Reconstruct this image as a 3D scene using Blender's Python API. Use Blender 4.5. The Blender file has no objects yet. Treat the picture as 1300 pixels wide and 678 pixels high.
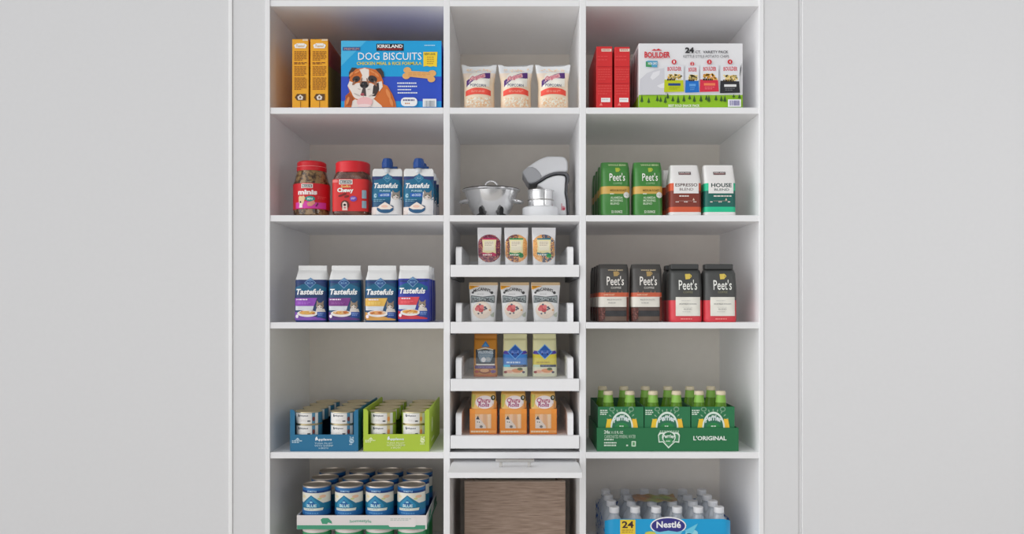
import bpy, bmesh, math, random
from mathutils import Vector, geometry
random.seed(7)
SC = bpy.context.scene
COL = SC.collection
PI = math.pi
# ---------------------------------------------------------------- camera frame (photo taken 2 m in front of the shelf fronts)
CX, CY, CAMZ, DIST = 653.5, 388.0, 1.35, 2.0
def wx(px, y=0.0): return (px - CX) * 0.001 * (DIST + y)
def wz(py, y=0.0): return CAMZ - (py - CY) * 0.001 * (DIST + y)

# ---------------------------------------------------------------- materials
def lin(c):
    c /= 255.0
    return c / 12.92 if c <= 0.04045 else ((c + 0.055) / 1.055) ** 2.4
MATS = {}
GAIN = 0.93
def mat(rgb, rough=0.5, metal=0.0, spec=0.35, raw=False, name=None):
    key = (tuple(rgb), rough, metal, spec, raw)
    if key in MATS: return MATS[key]
    m = bpy.data.materials.new(name or 'print_%02x%02x%02x' % tuple(int(v) for v in rgb))
    m.use_nodes = True
    b = m.node_tree.nodes['Principled BSDF']
    g = 1.0 if raw else GAIN
    b.inputs['Base Color'].default_value = (*[min(0.93, lin(v) / g) for v in rgb], 1)
    b.inputs['Roughness'].default_value = rough
    b.inputs['Metallic'].default_value = metal
    b.inputs['Specular IOR Level'].default_value = spec
    MATS[key] = m
    return m
def nodes_mat(name):
    m = bpy.data.materials.new(name); m.use_nodes = True
    nt = m.node_tree
    return m, nt, nt.nodes['Principled BSDF']
def noise_mat(name, c1, c2, scale, rough=0.5, bump=0.0, stretch=(1, 1, 1), detail=4, coat=0.0, ramp=(0.35, 0.65), spec=0.35):
    m, nt, b = nodes_mat(name)
    tc = nt.nodes.new('ShaderNodeTexCoord'); mp = nt.nodes.new('ShaderNodeMapping')
    nz = nt.nodes.new('ShaderNodeTexNoise'); cr = nt.nodes.new('ShaderNodeValToRGB')
    mp.inputs['Scale'].default_value = stretch
    nz.inputs['Scale'].default_value = scale; nz.inputs['Detail'].default_value = detail
    cr.color_ramp.elements[0].position = ramp[0]; cr.color_ramp.elements[1].position = ramp[1]
    cr.color_ramp.elements[0].color = (*[lin(v) for v in c1], 1); cr.color_ramp.elements[1].color = (*[lin(v) for v in c2], 1)
    L = nt.links.new
    L(tc.outputs['Object'], mp.inputs['Vector']); L(mp.outputs['Vector'], nz.inputs['Vector'])
    L(nz.outputs['Fac'], cr.inputs['Fac']); L(cr.outputs['Color'], b.inputs['Base Color'])
    b.inputs['Roughness'].default_value = rough; b.inputs['Coat Weight'].default_value = coat
    b.inputs['Specular IOR Level'].default_value = spec
    if bump:
        bp = nt.nodes.new('ShaderNodeBump'); bp.inputs['Strength'].default_value = bump; bp.inputs['Distance'].default_value = 0.002
        L(nz.outputs['Fac'], bp.inputs['Height']); L(bp.outputs['Normal'], b.inputs['Normal'])
    return m
def clear_mat(name, tint, gloss=0.08, rough=0.03, highlight_mix=0.0):
    """thin clear sheet: lets light through with a tint, a little mirror on top"""
    m = bpy.data.materials.new(name); m.use_nodes = True
    nt = m.node_tree; nt.nodes.clear()
    o = nt.nodes.new('ShaderNodeOutputMaterial'); mx = nt.nodes.new('ShaderNodeMixShader')
    t = nt.nodes.new('ShaderNodeBsdfTransparent'); g = nt.nodes.new('ShaderNodeBsdfGlossy')
    lw = nt.nodes.new('ShaderNodeLayerWeight'); ma = nt.nodes.new('ShaderNodeMath')
    t.inputs['Color'].default_value = (*tint, 1); g.inputs['Roughness'].default_value = rough
    lw.inputs['Blend'].default_value = 0.35
    ma.operation = 'MULTIPLY_ADD'; ma.inputs[1].default_value = 0.35; ma.inputs[2].default_value = gloss
    L = nt.links.new
    L(lw.outputs['Fresnel'], ma.inputs[0]); L(ma.outputs[0], mx.inputs['Fac'])
    L(t.outputs[0], mx.inputs[1]); L(g.outputs[0], mx.inputs[2]); L(mx.outputs[0], o.inputs['Surface'])
    if highlight_mix:
        m2 = nt.nodes.new('ShaderNodeMixShader'); d = nt.nodes.new('ShaderNodeBsdfDiffuse'); m2.inputs['Fac'].default_value = highlight_mix
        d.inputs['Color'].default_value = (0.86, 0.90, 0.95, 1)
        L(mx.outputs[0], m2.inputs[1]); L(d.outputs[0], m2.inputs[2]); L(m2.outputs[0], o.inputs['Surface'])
    return m
WHITE = noise_mat('white_melamine', (240, 240, 241), (241, 241, 242), 60, rough=0.45, spec=0.25)
BACKM = noise_mat('back_panel_white', (234, 228, 220), (236, 230, 222), 40, rough=0.6, spec=0.2)
WALLM = noise_mat('painted_wall', (225, 225, 226), (226, 226, 227), 90, rough=0.65, spec=0.15)
EDGEM = mat((244, 244, 244), 0.35, raw=True, name='white_edge_strip')
FLOORM = noise_mat('oak_floor', (196, 190, 182), (208, 202, 195), 6, rough=0.5, stretch=(1, 12, 1))
WOODM = noise_mat('taupe_wood', (134, 113, 98), (176, 154, 138), 14, rough=0.55, stretch=(1.5, 1.5, 22), detail=6, ramp=(0.3, 0.7))
WOODE = mat((190, 172, 156), 0.5, raw=True, name='wood_edge')
CHROME = mat((240, 240, 241), 0.16, 0.75, raw=True, name='polished_steel')
STEEL = mat((205, 203, 200), 0.28, 1.0, raw=True, name='brushed_steel')
TIN = mat((214, 204, 192), 0.45, 1.0, raw=True, name='tin_lid')
GOLDTIN = mat((222, 208, 172), 0.42, 1.0, raw=True, name='gold_tin_lid')
BLACKP = mat((26, 26, 28), 0.4, raw=True, name='black_plastic')
DARKG = mat((92, 93, 97), 0.45, raw=True, name='dark_grey_plastic')
ACRYL = clear_mat('clear_acrylic', (0.992, 0.994, 0.994), 0.008)
FILM = clear_mat('clear_film', (0.93, 0.95, 0.97), 0.10, 0.12)
PET = clear_mat('clear_bottle_plastic', (0.955, 0.97, 0.985), 0.15, 0.22, 0.42)  # pale diffuse share stands in for highlights that brighten the clear bottles
JARP = clear_mat('clear_jar_plastic', (0.97, 0.97, 0.96), 0.05, 0.06)
GREENGLASS = None
def mk_green():
    m, nt, b = nodes_mat('green_bottle_glass')
    b.inputs['Base Color'].default_value = (lin(122), lin(176), lin(58), 1)
    b.inputs['Roughness'].default_value = 0.08; b.inputs['Transmission Weight'].default_value = 0.35
    b.inputs['IOR'].default_value = 1.3
    return m
GREENGLASS = mk_green()

# ---------------------------------------------------------------- objects
def thing(name, label, cat, loc, group=None):
    o = bpy.data.objects.new(name, None); COL.objects.link(o)
    o.empty_display_size = 0.02
    o.location = loc; o['label'] = label; o['category'] = cat
    if group: o['group'] = group
    return o
def link(name, me, parent=None):
    o = bpy.data.objects.new(name, me); COL.objects.link(o)
    if parent is not None: o.parent = parent
    return o
def struct(name, me):
    o = link(name, me); o['kind'] = 'structure'; return o
def children(o): return [c for c in bpy.data.objects if c.parent == o]
def copy_tree(o, loc, label, group=None, skip=()):
    r = o.copy(); COL.objects.link(r); r.location = loc; r['label'] = label
    if group: r['group'] = group
    for ch in KIDS(o):
        if ch.name.split('.')[0] in skip: continue
        c = ch.copy(); COL.objects.link(c); c.parent = r
        for g in KIDS(ch):
            d = g.copy(); COL.objects.link(d); d.parent = c
    return r
def KIDS(o): return list(o.children)

def mesh_from(name, verts, faces, mats, fm=None, smooth=False):
    me = bpy.data.meshes.new(name)
    me.from_pydata([tuple(v) for v in verts], [], faces)
    for m in mats: me.materials.append(m)
    if fm: me.polygons.foreach_set('material_index', fm)
    if smooth: me.polygons.foreach_set('use_smooth', [True] * len(me.polygons))
    me.update()
    return me
def box_mesh(name, boxes, m, bevel=0.0015, seg=2):
    """boxes: list of (x0,y0,z0,x1,y1,z1)"""
    bm = bmesh.new()
    for (x0, y0, z0, x1, y1, z1) in boxes:
        vs = [bm.verts.new(p) for p in ((x0,y0,z0),(x1,y0,z0),(x1,y1,z0),(x0,y1,z0),(x0,y0,z1),(x1,y0,z1),(x1,y1,z1),(x0,y1,z1))]
        for f in ((3,2,1,0),(4,5,6,7),(0,1,5,4),(1,2,6,5),(2,3,7,6),(3,0,4,7)): bm.faces.new([vs[i] for i in f])
    if bevel: bmesh.ops.bevel(bm, geom=bm.edges[:], offset=bevel, segments=seg, affect='EDGES', profile=0.5)
    me = bpy.data.meshes.new(name); bm.to_mesh(me); bm.free()
    me.materials.append(m)
    return me
def prism_mesh(name, pts, axis, a0, a1, m, bevel=0.0):
    """pts: outline in two coords; axis 'y' -> pts are (x,z) extruded in y; 'x' -> pts are (y,z); 'z' -> pts are (x,y)"""
    bm = bmesh.new()
    def P(p, a): return {'y': (p[0], a, p[1]), 'x': (a, p[0], p[1]), 'z': (p[0], p[1], a)}[axis]
    A = [bm.verts.new(P(p, a0)) for p in pts]; B = [bm.verts.new(P(p, a1)) for p in pts]
    n = len(pts)
    bm.faces.new(A); bm.faces.new(list(reversed(B)))
    for i in range(n): bm.faces.new((A[i], B[i], B[(i+1) % n], A[(i+1) % n]))
    bmesh.ops.recalc_face_normals(bm, faces=bm.faces[:])
    if bevel:
        ed = [e for e in bm.edges if len(e.link_faces) == 2 and e.calc_face_angle(0) > 0.6]
        bmesh.ops.bevel(bm, geom=ed, offset=bevel, segments=4, affect='EDGES', profile=0.5)
        for f in bm.faces: f.smooth = True
    me = bpy.data.meshes.new(name); bm.to_mesh(me); bm.free(); me.materials.append(m)
    if bevel: me.polygons.foreach_set('use_smooth', [True] * len(me.polygons))
    return me
def lathe(name, prof, mats, n=40, smooth=True):
    """prof: list of (r, z, mat index of the segment that starts here); around the local z axis"""
    V, F, FM = [], [], []
    for (r, z, k) in prof:
        for i in range(n):
            a = 2 * PI * i / n
            V.append((r * math.cos(a), r * math.sin(a), z))
    for j in range(len(prof) - 1):
        for i in range(n):
            F.append((j*n+i, j*n+(i+1) % n, (j+1)*n+(i+1) % n, (j+1)*n+i)); FM.append(prof[j][2])
    F.append(tuple(reversed(range(n)))); FM.append(prof[0][2])
    F.append(tuple((len(prof)-1)*n+i for i in range(n))); FM.append(prof[-1][2])
    me = mesh_from(name, V, F, mats, FM)
    if smooth: smooth_by_angle(me, 0.6)
    return me
def smooth_by_angle(me, ang):
    me.polygons.foreach_set('use_smooth', [True] * len(me.polygons))
    try: me.set_sharp_from_angle(angle=ang)
    except Exception: pass
def tube_mesh(name, pts, r, m, n=10):
    V, F = [], []
    pts = [Vector(p) for p in pts]
    up = Vector((0.03, 0.07, 1))
    for i, p in enumerate(pts):
        t = (pts[min(i+1, len(pts)-1)] - pts[max(i-1, 0)]).normalized()
        if abs(t.dot(up.normalized())) > 0.97: u2 = Vector((0, 1, 0))
        else: u2 = up
        a = t.cross(u2).normalized(); b = t.cross(a).normalized()
        for k in range(n):
            g = 2*PI*k/n
            V.append(p + (a*math.cos(g) + b*math.sin(g)) * r)
    for i in range(len(pts)-1):
        for k in range(n): F.append((i*n+k, i*n+(k+1) % n, (i+1)*n+(k+1) % n, (i+1)*n+k))
    F.append(tuple(range(n))); F.append(tuple((len(pts)-1)*n+k for k in reversed(range(n))))
    return mesh_from(name, V, F, [m], smooth=True)
class Bag:
    """a lofted packet: sections (z, width, depth, y centre, exponent), colour bands by height"""
    def __init__(s, sections, bands, rough=0.4, spec=0.4, wr=0.0):
        s.sec = [tuple(x) + (0.0, 6.0)[len(x)-3:] if len(x) < 5 else tuple(x) for x in sections]
        s.bands = bands; s.rough = rough; s.spec = spec; s.wr = wr; s.top = 0.0
    def at(s, z):
        S = s.sec
        if z <= S[0][0]: return S[0][1:]
        for a, b in zip(S, S[1:]):
            if z <= b[0]:
                t = (z - a[0]) / max(1e-9, b[0] - a[0])
                return tuple(a[i] + (b[i] - a[i]) * t for i in range(1, 5))
        return S[-1][1:]
    def wrinkle(s, u, z):
        return s.wr * (math.sin(u*190 + z*75) + 0.7*math.sin(z*260 - u*120)) if s.wr else 0.0
    def surf(s, u, v, off):
        w, d, yc, p = s.at(v)
        q = min(0.985, abs(u) / (w / 2))
        y = (d/2) * (1 - q**p) ** (1/p)
        return (u, yc - y - off - s.wrinkle(u, v), v)
    def mesh(s, name, n=56):
        zs = set(x[0] for x in s.sec)
        z0, z1 = s.sec[0][0], s.sec[-1][0]
        k = max(6, int((z1 - z0) / 0.006))
        for i in range(k + 1): zs.add(z0 + (z1 - z0) * i / k)
        for b in s.bands: 
            if z0 < b[0] < z1: zs.add(b[0])
        zs = sorted(zs)
        zz = [zs[0]]
        for z in zs[1:]:
            if z - zz[-1] > 2e-5: zz.append(z)
        V, F, FM = [], [], []
        cols = [mat(b[1], s.rough, 0, s.spec) if isinstance(b[1], tuple) else b[1] for b in s.bands]
        for z in zz:
            w, d, yc, p = s.at(z)
            for i in range(n):
                a = 2*PI*(i+0.5)/n
                c, q = math.cos(a), math.sin(a)
                x = w/2 * math.copysign(abs(c)**(2/p), c); y = d/2 * math.copysign(abs(q)**(2/p), q)
                wv = s.wrinkle(x, z) * (-1 if y < 0 else 1)
                dz = 0.0
                if s.top and z > z1 - 0.022:
                    q = 2*x/max(1e-6, w); dz = -s.top*(1 - q*q)*(1 + 0.5*math.cos(q*11)) * (z - z1 + 0.022)/0.022
                V.append((x, yc + y + wv, z + dz))
        def band(z):
            k = 0
            for i, b in enumerate(s.bands):
                if z >= b[0] - 1e-6: k = i
            return k
        for j in range(len(zz)-1):
            bi = band((zz[j]+zz[j+1])/2)
            for i in range(n):
                F.append((j*n+i, j*n+(i+1) % n, (j+1)*n+(i+1) % n, (j+1)*n+i)); FM.append(bi)
        F.append(tuple(reversed(range(n)))); FM.append(0)
        F.append(tuple((len(zz)-1)*n+i for i in range(n))); FM.append(len(s.bands)-1)
        me = mesh_from(name, V, F, cols, FM)
        smooth_by_angle(me, 0.9)
        return me

# ---------------------------------------------------------------- printed shapes that lie on a surface
TXT = {}
def text_tris(s, bold, shear):
    key = (s, bold, shear)
    if key in TXT: return TXT[key]
    cu = bpy.data.curves.new('t', 'FONT'); cu.body = s; cu.offset = bold; cu.shear = shear; cu.resolution_u = 2
    ob = bpy.data.objects.new('t', cu); COL.objects.link(ob)
    dg = bpy.context.evaluated_depsgraph_get()
    me = bpy.data.meshes.new_from_object(ob.evaluated_get(dg))
    me.calc_loop_triangles()
    V = [(v.co.x, v.co.y) for v in me.vertices]; T = [tuple(t.vertices) for t in me.loop_triangles]
    bpy.data.objects.remove(ob); bpy.data.meshes.remove(me); bpy.data.curves.remove(cu)
    x0 = min(v[0] for v in V); x1 = max(v[0] for v in V); y0 = min(v[1] for v in V); y1 = max(v[1] for v in V)
    V = [((x-x0)/(x1-x0), (y-y0)/max(1e-6, y1-y0)) for x, y in V]
    TXT[key] = (V, T)
    return TXT[key]
class Print:
    def __init__(s, root, name, surf, crop, dep, start=0, base=0.0004, maxlen=None, step=0.00007, rough=0.45):
        s.root, s.name, s.surf, s.crop, s.dep = root, name, surf, crop, dep
        s.n = start; s.base = base; s.maxlen = maxlen; s.V = []; s.F = []; s.FM = []; s.mats = []; s.step = step; s.rough = rough
        s.ox, s.oz = root.location.x, root.location.z
    def uv(s, x, y):
        if s.crop is None: return (x, y)
        px = s.crop[0] + x / s.crop[2]; py = s.crop[1] + y / s.crop[2]
        return (wx(px, s.dep) - s.ox, wz(py, s.dep) - s.oz)
    def tris(s, T, col, rough=None):
        off = s.base + s.n * s.step; s.n += 1
        m = mat(col, rough or s.rough) if isinstance(col, tuple) else col
        if m not in s.mats: s.mats.append(m)
        k = s.mats.index(m)
        stack = [[s.uv(*p) for p in t] for t in T]
        while stack:
            t = stack.pop()
            if s.maxlen:
                L = [math.dist(t[i], t[(i+1) % 3]) for i in range(3)]
                i = L.index(max(L))
                if L[i] > s.maxlen:
                    a, b, c = t[i], t[(i+1) % 3], t[(i+2) % 3]
                    mm = ((a[0]+b[0])/2, (a[1]+b[1])/2)
                    stack.append([a, mm, c]); stack.append([mm, b, c]); continue
            ar = (t[1][0]-t[0][0])*(t[2][1]-t[0][1]) - (t[2][0]-t[0][0])*(t[1][1]-t[0][1])
            if abs(ar) < 1e-13: continue
            if ar < 0: t = [t[0], t[2], t[1]]
            b = len(s.V)
            for p in t: s.V.append(s.surf(p[0], p[1], off))
            s.F.append((b, b+1, b+2)); s.FM.append(k)
        return s
    def poly(s, pts, col):
        T = geometry.tessellate_polygon([[Vector((p[0], p[1], 0)) for p in pts]])
        return s.tris([[pts[i] for i in t] for t in T], col)
    def rect(s, x0, y0, x1, y1, col): return s.poly([(x0, y0), (x1, y0), (x1, y1), (x0, y1)], col)
    def rrect(s, x0, y0, x1, y1, r, col):
        P = []
        for cx, cy, a0 in ((x1-r, y0+r, -90), (x1-r, y1-r, 0), (x0+r, y1-r, 90), (x0+r, y0+r, 180)):
            for i in range(5):
                a = math.radians(a0 + 22.5*i); P.append((cx + r*math.cos(a), cy + r*math.sin(a)))
        return s.poly(P, col)
    def ell(s, cx, cy, rx, ry, col, n=24, rot=0):
        c, q = math.cos(rot), math.sin(rot); P = []
        for i in range(n):
            a = 2*PI*i/n; X, Y = rx*math.cos(a), ry*math.sin(a)
            P.append((cx + X*c - Y*q, cy + X*q + Y*c))
        return s.poly(P, col)
    def band(s, cx, cy, r0x, r0y, r1x, r1y, a0, a1, col, n=20):
        """arc band between two ellipses, angles in degrees, 0 = right, 90 = up"""
        T = []
        def p(rx, ry, a): return (cx + rx*math.cos(a), cy - ry*math.sin(a))
        for i in range(n):
            a = math.radians(a0 + (a1-a0)*i/n); b = math.radians(a0 + (a1-a0)*(i+1)/n)
            T += [[p(r0x, r0y, a), p(r1x, r1y, a), p(r1x, r1y, b)], [p(r0x, r0y, a), p(r1x, r1y, b), p(r0x, r0y, b)]]
        return s.tris(T, col)
    def text(s, t, x0, y0, x1, y1, col, bold=0.0, shear=0.0, arc=0.0, grow=0.0, tilt=0.0):
        V, T = text_tris(t, bold, shear)
        Q = []
        for (u, v) in V:
            k = (2*u-1)
            yy = y1 + (y0-y1)*v*(1 + grow*(1-k*k)) - arc*(1-k*k) + tilt*(u-0.5)
            Q.append((x0 + (x1-x0)*u, yy))
        return s.tris([[Q[i] for i in t3] for t3 in T], col)
    def lines(s, x0, y0, x1, y1, n, col, fill=0.5, words=5):
        """lines of print too small to read"""
        T = []
        h = (y1-y0)/n
        for i in range(n):
            x = x0; end = x1 if i < n-1 else x0 + (x1-x0)*random.uniform(0.6, 0.95)
            while x < end - (x1-x0)*0.05:
                w = (x1-x0)/words*random.uniform(0.5, 1.1); xe = min(end, x+w)
                a, b = y0+h*i, y0+h*i+h*fill
                T += [[(x, a), (xe, a), (xe, b)], [(x, a), (xe, b), (x, b)]]
                x = xe + (x1-x0)/words*0.18
        return s.tris(T, col)
    def blobs(s, x0, y0, x1, y1, n, cols, r0, r1, inside=None):
        for c in cols:
            T = []
            for i in range(n):
                x, y = random.uniform(x0, x1), random.uniform(y0, y1)
                if inside and not inside(x, y): continue
                r = random.uniform(r0, r1); a = random.uniform(0, 6)
                P = [(x + r*random.uniform(.7, 1.2)*math.cos(a+k*PI/3), y + r*random.uniform(.6, 1.1)*math.sin(a+k*PI/3)) for k in range(6)]
                T += [[P[0], P[k], P[k+1]] for k in range(1, 5)]
            if T: s.tris(T, c)
        return s
    def done(s, parent=None, label=None):
        me = mesh_from(s.name, s.V, s.F, s.mats, s.FM)
        o = link(s.name, me, parent or s.root)
        if label: o['label'] = label
        return o
    def next(s, name):
        """finish this part and start another one on the same surface, above it"""
        s.done()
        return Print(s.root, name, s.surf, s.crop, s.dep, s.n, s.base, s.maxlen, s.step, s.rough)
def flat(d): return lambda u, v, off: (u, -d/2 - off, v)
def cyl(R):
    def f(u, v, off):
        a = u / R
        return ((R+off)*math.sin(a), -(R+off)*math.cos(a), v)
    return f
def flat_right(w): return lambda u, v, off: (w/2 + off, u, v)
def flat_left(w): return lambda u, v, off: (-w/2 - off, -u, v)
BLACK, OFFW, INK = (28, 28, 30), (236, 236, 234), (70, 70, 72)

# ================================================================= THE SETTING
RZ = [wz(136.5), wz(273.2), wz(409.2), wz(574.2)]       # tops of the four shelves in view
TOPZ = wz(8.0)                                           # underside of the highest shelf in view
BASEZ = 0.667                                            # bottom shelf, below the frame
TH, DEP = 0.016, 0.385
XL, XR = wx(343), wx(963.5)                               # inner faces of the side panels
D1a, D1b, D2a, D2b = wx(563.2), wx(571.2), wx(736), wx(744)
EDGE = 0.012
struct('floor', box_mesh('floor', [(-3.2, -3.2, -0.1, 3.2, 0.6, 0.0)], FLOORM, 0))
struct('wall_left', box_mesh('wall_left', [(-3.2, 0, 0, wx(290.4), 0.12, 2.75)], WALLM, 0.0008))
struct('wall_right', box_mesh('wall_right', [(wx(1018.4), 0, 0, 3.2, 0.12, 2.75)], WALLM, 0.0015))
struct('trim_1', box_mesh('trim_1', [(wx(295.4)+0.0004, 0.0, 0, XL-EDGE-0.0006, 0.10, 2.75)], WALLM, 0.0008))
struct('trim_2', box_mesh('trim_2', [(XR+EDGE+0.0006, 0.0, 0, wx(1014.0), 0.10, 2.75)], WALLM, 0.0015))
# a raised white edge strip beside the left wall, a shallow reveal beside the right one
struct('trim_3', box_mesh('trim_3', [(wx(290.4)+0.0004, -0.0022, 0, wx(295.4), 0.10, 2.75)], EDGEM, 0.0015))
struct('trim_4', box_mesh('trim_4', [(wx(1014.0)+0.0003, 0.0042, 0, wx(1018.4)-0.0003, 0.10, 2.75)], WALLM, 0))

sh = thing('pantry_shelving', 'tall white built-in pantry shelving of three bays filling the opening between the walls', 'shelving', (0, 0, 0))
for x0, x1 in ((XL-EDGE, XL), (XR, XR+EDGE)):
    link('side_panel', box_mesh('side_panel', [(x0, -0.002, 0.0, x1, DEP, 2.6)], WHITE, 0.001), sh)
for x0, x1 in ((D1a, D1b), (D2a, D2b)):
    link('divider', box_mesh('divider', [(x0, 0.0, 0.06, x1, DEP, 2.6)], WHITE, 0.001), sh)
link('back_panel', box_mesh('back_panel', [(XL-EDGE, DEP, 0.0, XR+EDGE, DEP+0.012, 2.6)], BACKM, 0), sh)
def shelf(x0, x1, zt):
    link('shelf', box_mesh('shelf', [(x0, 0.0, zt-TH, x1, DEP, zt)], WHITE, 0.001), sh)
for (x0, x1) in ((XL, D1a), (D1b, D2a), (D2b, XR)):
    shelf(x0, x1, TOPZ+TH)
    for k, z in enumerate(RZ):
        if x0 == D1b and k == 2: continue               # the pull-out trays hang here
        shelf(x0, x1, z)
    if x0 != D1b: shelf(x0, x1, BASEZ)
    shelf(x0, x1, 2.6)
    if x0 != D1b: shelf(x0, x1, 0.33)
link('plinth', box_mesh('plinth', [(XL, 0.03, 0.0, XR, 0.05, 0.06)], WHITE, 0.001), sh)

# ---- four pull-out trays in the middle bay
tx0, tx1 = wx(572.2), wx(735.3)
trays = [(336.4, 351.6, 313.5, 'uppermost white pull-out tray, under the shelf with the mixer', 'tray1'),
         (408.6, 423.2, 384.5, 'second white pull-out tray from the top, carrying oatmeal bags', 'tray2'),
         (481.0, 496.2, 453.5, 'third white pull-out tray from the top, with three pet food bags', 'tray3'),
         (553.0, 569.0, 523.5, 'lowest white pull-out tray, with the orange treat packs', 'tray4')]
TRAYZ = []
for (p0, p1, ps, lab, _) in trays:
    zt, zb, zs = wz(p0), wz(p1), wz(ps, 0.03)
    fl = zt - 0.002
    TRAYZ.append(fl)
    t = thing('pull_out_tray', lab, 'tray', (0, 0, zb), 'white pull-out trays in the middle bay')
    link('front_board', box_mesh('front_board', [(tx0, -0.006, 0, tx1, 0.010, zt-zb)], WHITE, 0.001), t)
    link('tray_bottom', box_mesh('tray_bottom', [(wx(579), 0.0105, fl-zb-0.012, wx(727.8), 0.36, fl-zb)], WHITE, 0), t)
    h = zs - zb
    for x0, x1 in ((wx(579, 0.02), wx(586.3, 0.02)), (wx(720.3, 0.02), wx(727.6, 0.02))):
        out = [(0.0115, fl-zb+0.0004), (0.36, fl-zb+0.0004), (0.36, h)] + \
              [(0.0115+0.014-0.014*math.sin(a*PI/12), h-0.014+0.014*math.cos(a*PI/12)) for a in range(7)]
        link('side_board', prism_mesh('side_board', out, 'x', x0, x1, WHITE), t)
    link('back_board', box_mesh('back_board', [(wx(586.5, 0.02), 0.348, fl-zb+0.0004, wx(720.1, 0.02), 0.36, h*0.75)], WHITE, 0.001), t)
    # clear acrylic front with rounded upper corners, standing behind the front board
    ax0, ax1 = wx(586.8, 0.012), wx(719.8, 0.012)
    hz = h - 0.001; r = 0.03
    out = [(ax0, fl-zb+0.0006), (ax1, fl-zb+0.0006)] + \
          [(ax1-r+r*math.cos(a*PI/16), hz-r+r*math.sin(a*PI/16)) for a in range(9)] + \
          [(ax0+r-r*math.sin(a*PI/16), hz-r+r*math.cos(a*PI/16)) for a in range(9)]
    link('acrylic_front', prism_mesh('acrylic_front', out, 'y', 0.0125, 0.0145, ACRYL), t)
    for x0, x1 in ((D1b+0.0008, wx(579)-0.0008), (wx(727.8)+0.0008, D2a-0.0008)):
        link('runner', box_mesh('runner', [(x0, 0.012, -0.004, x1, 0.34, 0.016)], DARKG, 0.0005), t)

# ---- pull-out board with a bar handle, and the wood-fronted bin under it
pb = thing('pull_out_board', 'white board pulled out above the wood-fronted bin, with a small bar handle on it', 'board', (wx(653.8), 0, wz(587.0)-0.0128))
hw = 0.1605
link('board', box_mesh('board', [(-hw, -0.125, 0, hw, -0.0015, 0.0128), (-0.158, -0.004, 0.0, 0.158, 0.30, 0.0126)], WHITE, 0.001), pb)
hd = link('handle', box_mesh('handle', [(-0.0475, -0.063, 0.0255, 0.0475, -0.051, 0.0325)], STEEL, 0.0015), pb)
hd['label'] = 'brushed metal bar handle'
for sx in (-0.035, 0.035):
    link('handle_post', box_mesh('handle_post', [(sx-0.004, -0.061, 0.0129, sx+0.004, -0.053, 0.0254)], STEEL, 0.001), hd)
by = 0.10
bn = thing('pull_out_bin', 'bin with a taupe wood grain front, standing in the middle bay below the white board', 'bin', (wx(653.7, by), by, 0.078))
bw = (717.8-589.5)*0.001*(2+by)/2; bh = wz(611.6, by) - 0.078
link('front_panel', box_mesh('front_panel', [(-bw, 0, 0, bw, 0.018, bh-0.0015)], WOODM, 0.0008), bn)
link('edge_band', box_mesh('edge_band', [(-bw, -0.0005, bh-0.0014, bw, 0.0175, bh)], WOODE, 0), bn)
for x0, x1 in ((-bw+0.002, -bw+0.014), (bw-0.014, bw-0.002)):
    link('side_panel', box_mesh('side_panel', [(x0, 0.019, 0, x1, 0.26, bh-0.012)], WOODM, 0.0008), bn)
link('bottom_panel', box_mesh('bottom_panel', [(-bw+0.015, 0.019, 0.0, bw-0.015, 0.26, 0.012)], WOODM, 0), bn)
link('shelf', box_mesh('shelf', [(D1b, 0.0, 0.06, D2a, DEP, 0.0775)], WHITE, 0.001), sh)
FY = 0.012                                               # goods stand this far behind the shelf fronts
def place(px0, px1, base, d, fy=FY): return (wx((px0+px1)/2, fy), fy + d/2, base + 0.0004)
def width(px0, px1, fy=FY): return (px1-px0)*0.001*(2+fy)
def hgt(py, base, fy=FY): return wz(py, fy) - base - 0.0004

# ================================================================= TOP ROW
B1, B2, B3, B4 = RZ
def carton(root, w, d, h, m, bevel=0.0012):
    return link('carton', box_mesh('carton', [(-w/2, -d/2, 0, w/2, d/2, h)], m, bevel), root)
# ---- two yellow cracker boxes, spine forward
YEL = (236, 168, 40)
def cracker(px0, px1, label, cx0, cx1):
    w, d, h = width(px0, px1), 0.25, hgt(49.6, B1)
    t = thing('cracker_box', label, 'box', place(px0, px1, B1, d), 'yellow cracker boxes')
    carton(t, w, d, h, mat(YEL, 0.4))
    p = Print(t, 'logo', flat(d), (340, 0, 4.842), FY)
    m = (cx0+cx1)/2
    for q in range(6): p.ell(m-27+q*11, 276+(5 if q in (0, 5) else 0), 11, 10, OFFW)
    p.rect(m-33, 280, m+33, 297, OFFW); p.text('Toasted', m-26, 275, m+26, 291, (205, 150, 60), 0.02, 0.2)
    p.rect(m+14, 241, cx1-4, 252, (225, 200, 165))
    p = p.next('small_print')
    p.lines(cx0+13, 316, cx1-13, 376, 7, (150, 92, 30), 0.5, 4); p.lines(cx0+12, 384, cx1-12, 398, 2, (120, 60, 30), 0.6, 3)
    p.lines(cx0+13, 408, cx1-13, 470, 7, (160, 100, 32), 0.5, 4); p.lines(cx0+13, 478, cx1-13, 556, 8, (150, 92, 30), 0.5, 4)
    p = p.next('emblem')
    p.poly([(m-34, 600), (m-20, 578), (m+33, 578), (m+33, 618), (m-20, 618)], (96, 66, 32))
    p.poly([(m-18, 596), (m, 582), (m+18, 596), (m+13, 614), (m-13, 614)], (222, 214, 205)); p.ell(m, 600, 6, 7, (120, 95, 70))
    p.rect(m+0, 622, m+3, 662, (120, 76, 28))
    p.done()
    s = Print(t, 'side_print', flat_right(w), None, 0)
    s.rect(-d/2+0.001, h*0.80, d/2-0.001, h-0.001, (178, 72, 38)); s.rect(-d/2+0.001, 0.001, d/2-0.001, h*0.80, (150, 122, 32))
    s.poly([(-d/2+0.001, h*0.62), (d/2-0.001, h*0.80), (-d/2+0.001, h*0.80)], (178, 72, 38))
    s.done()
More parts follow.
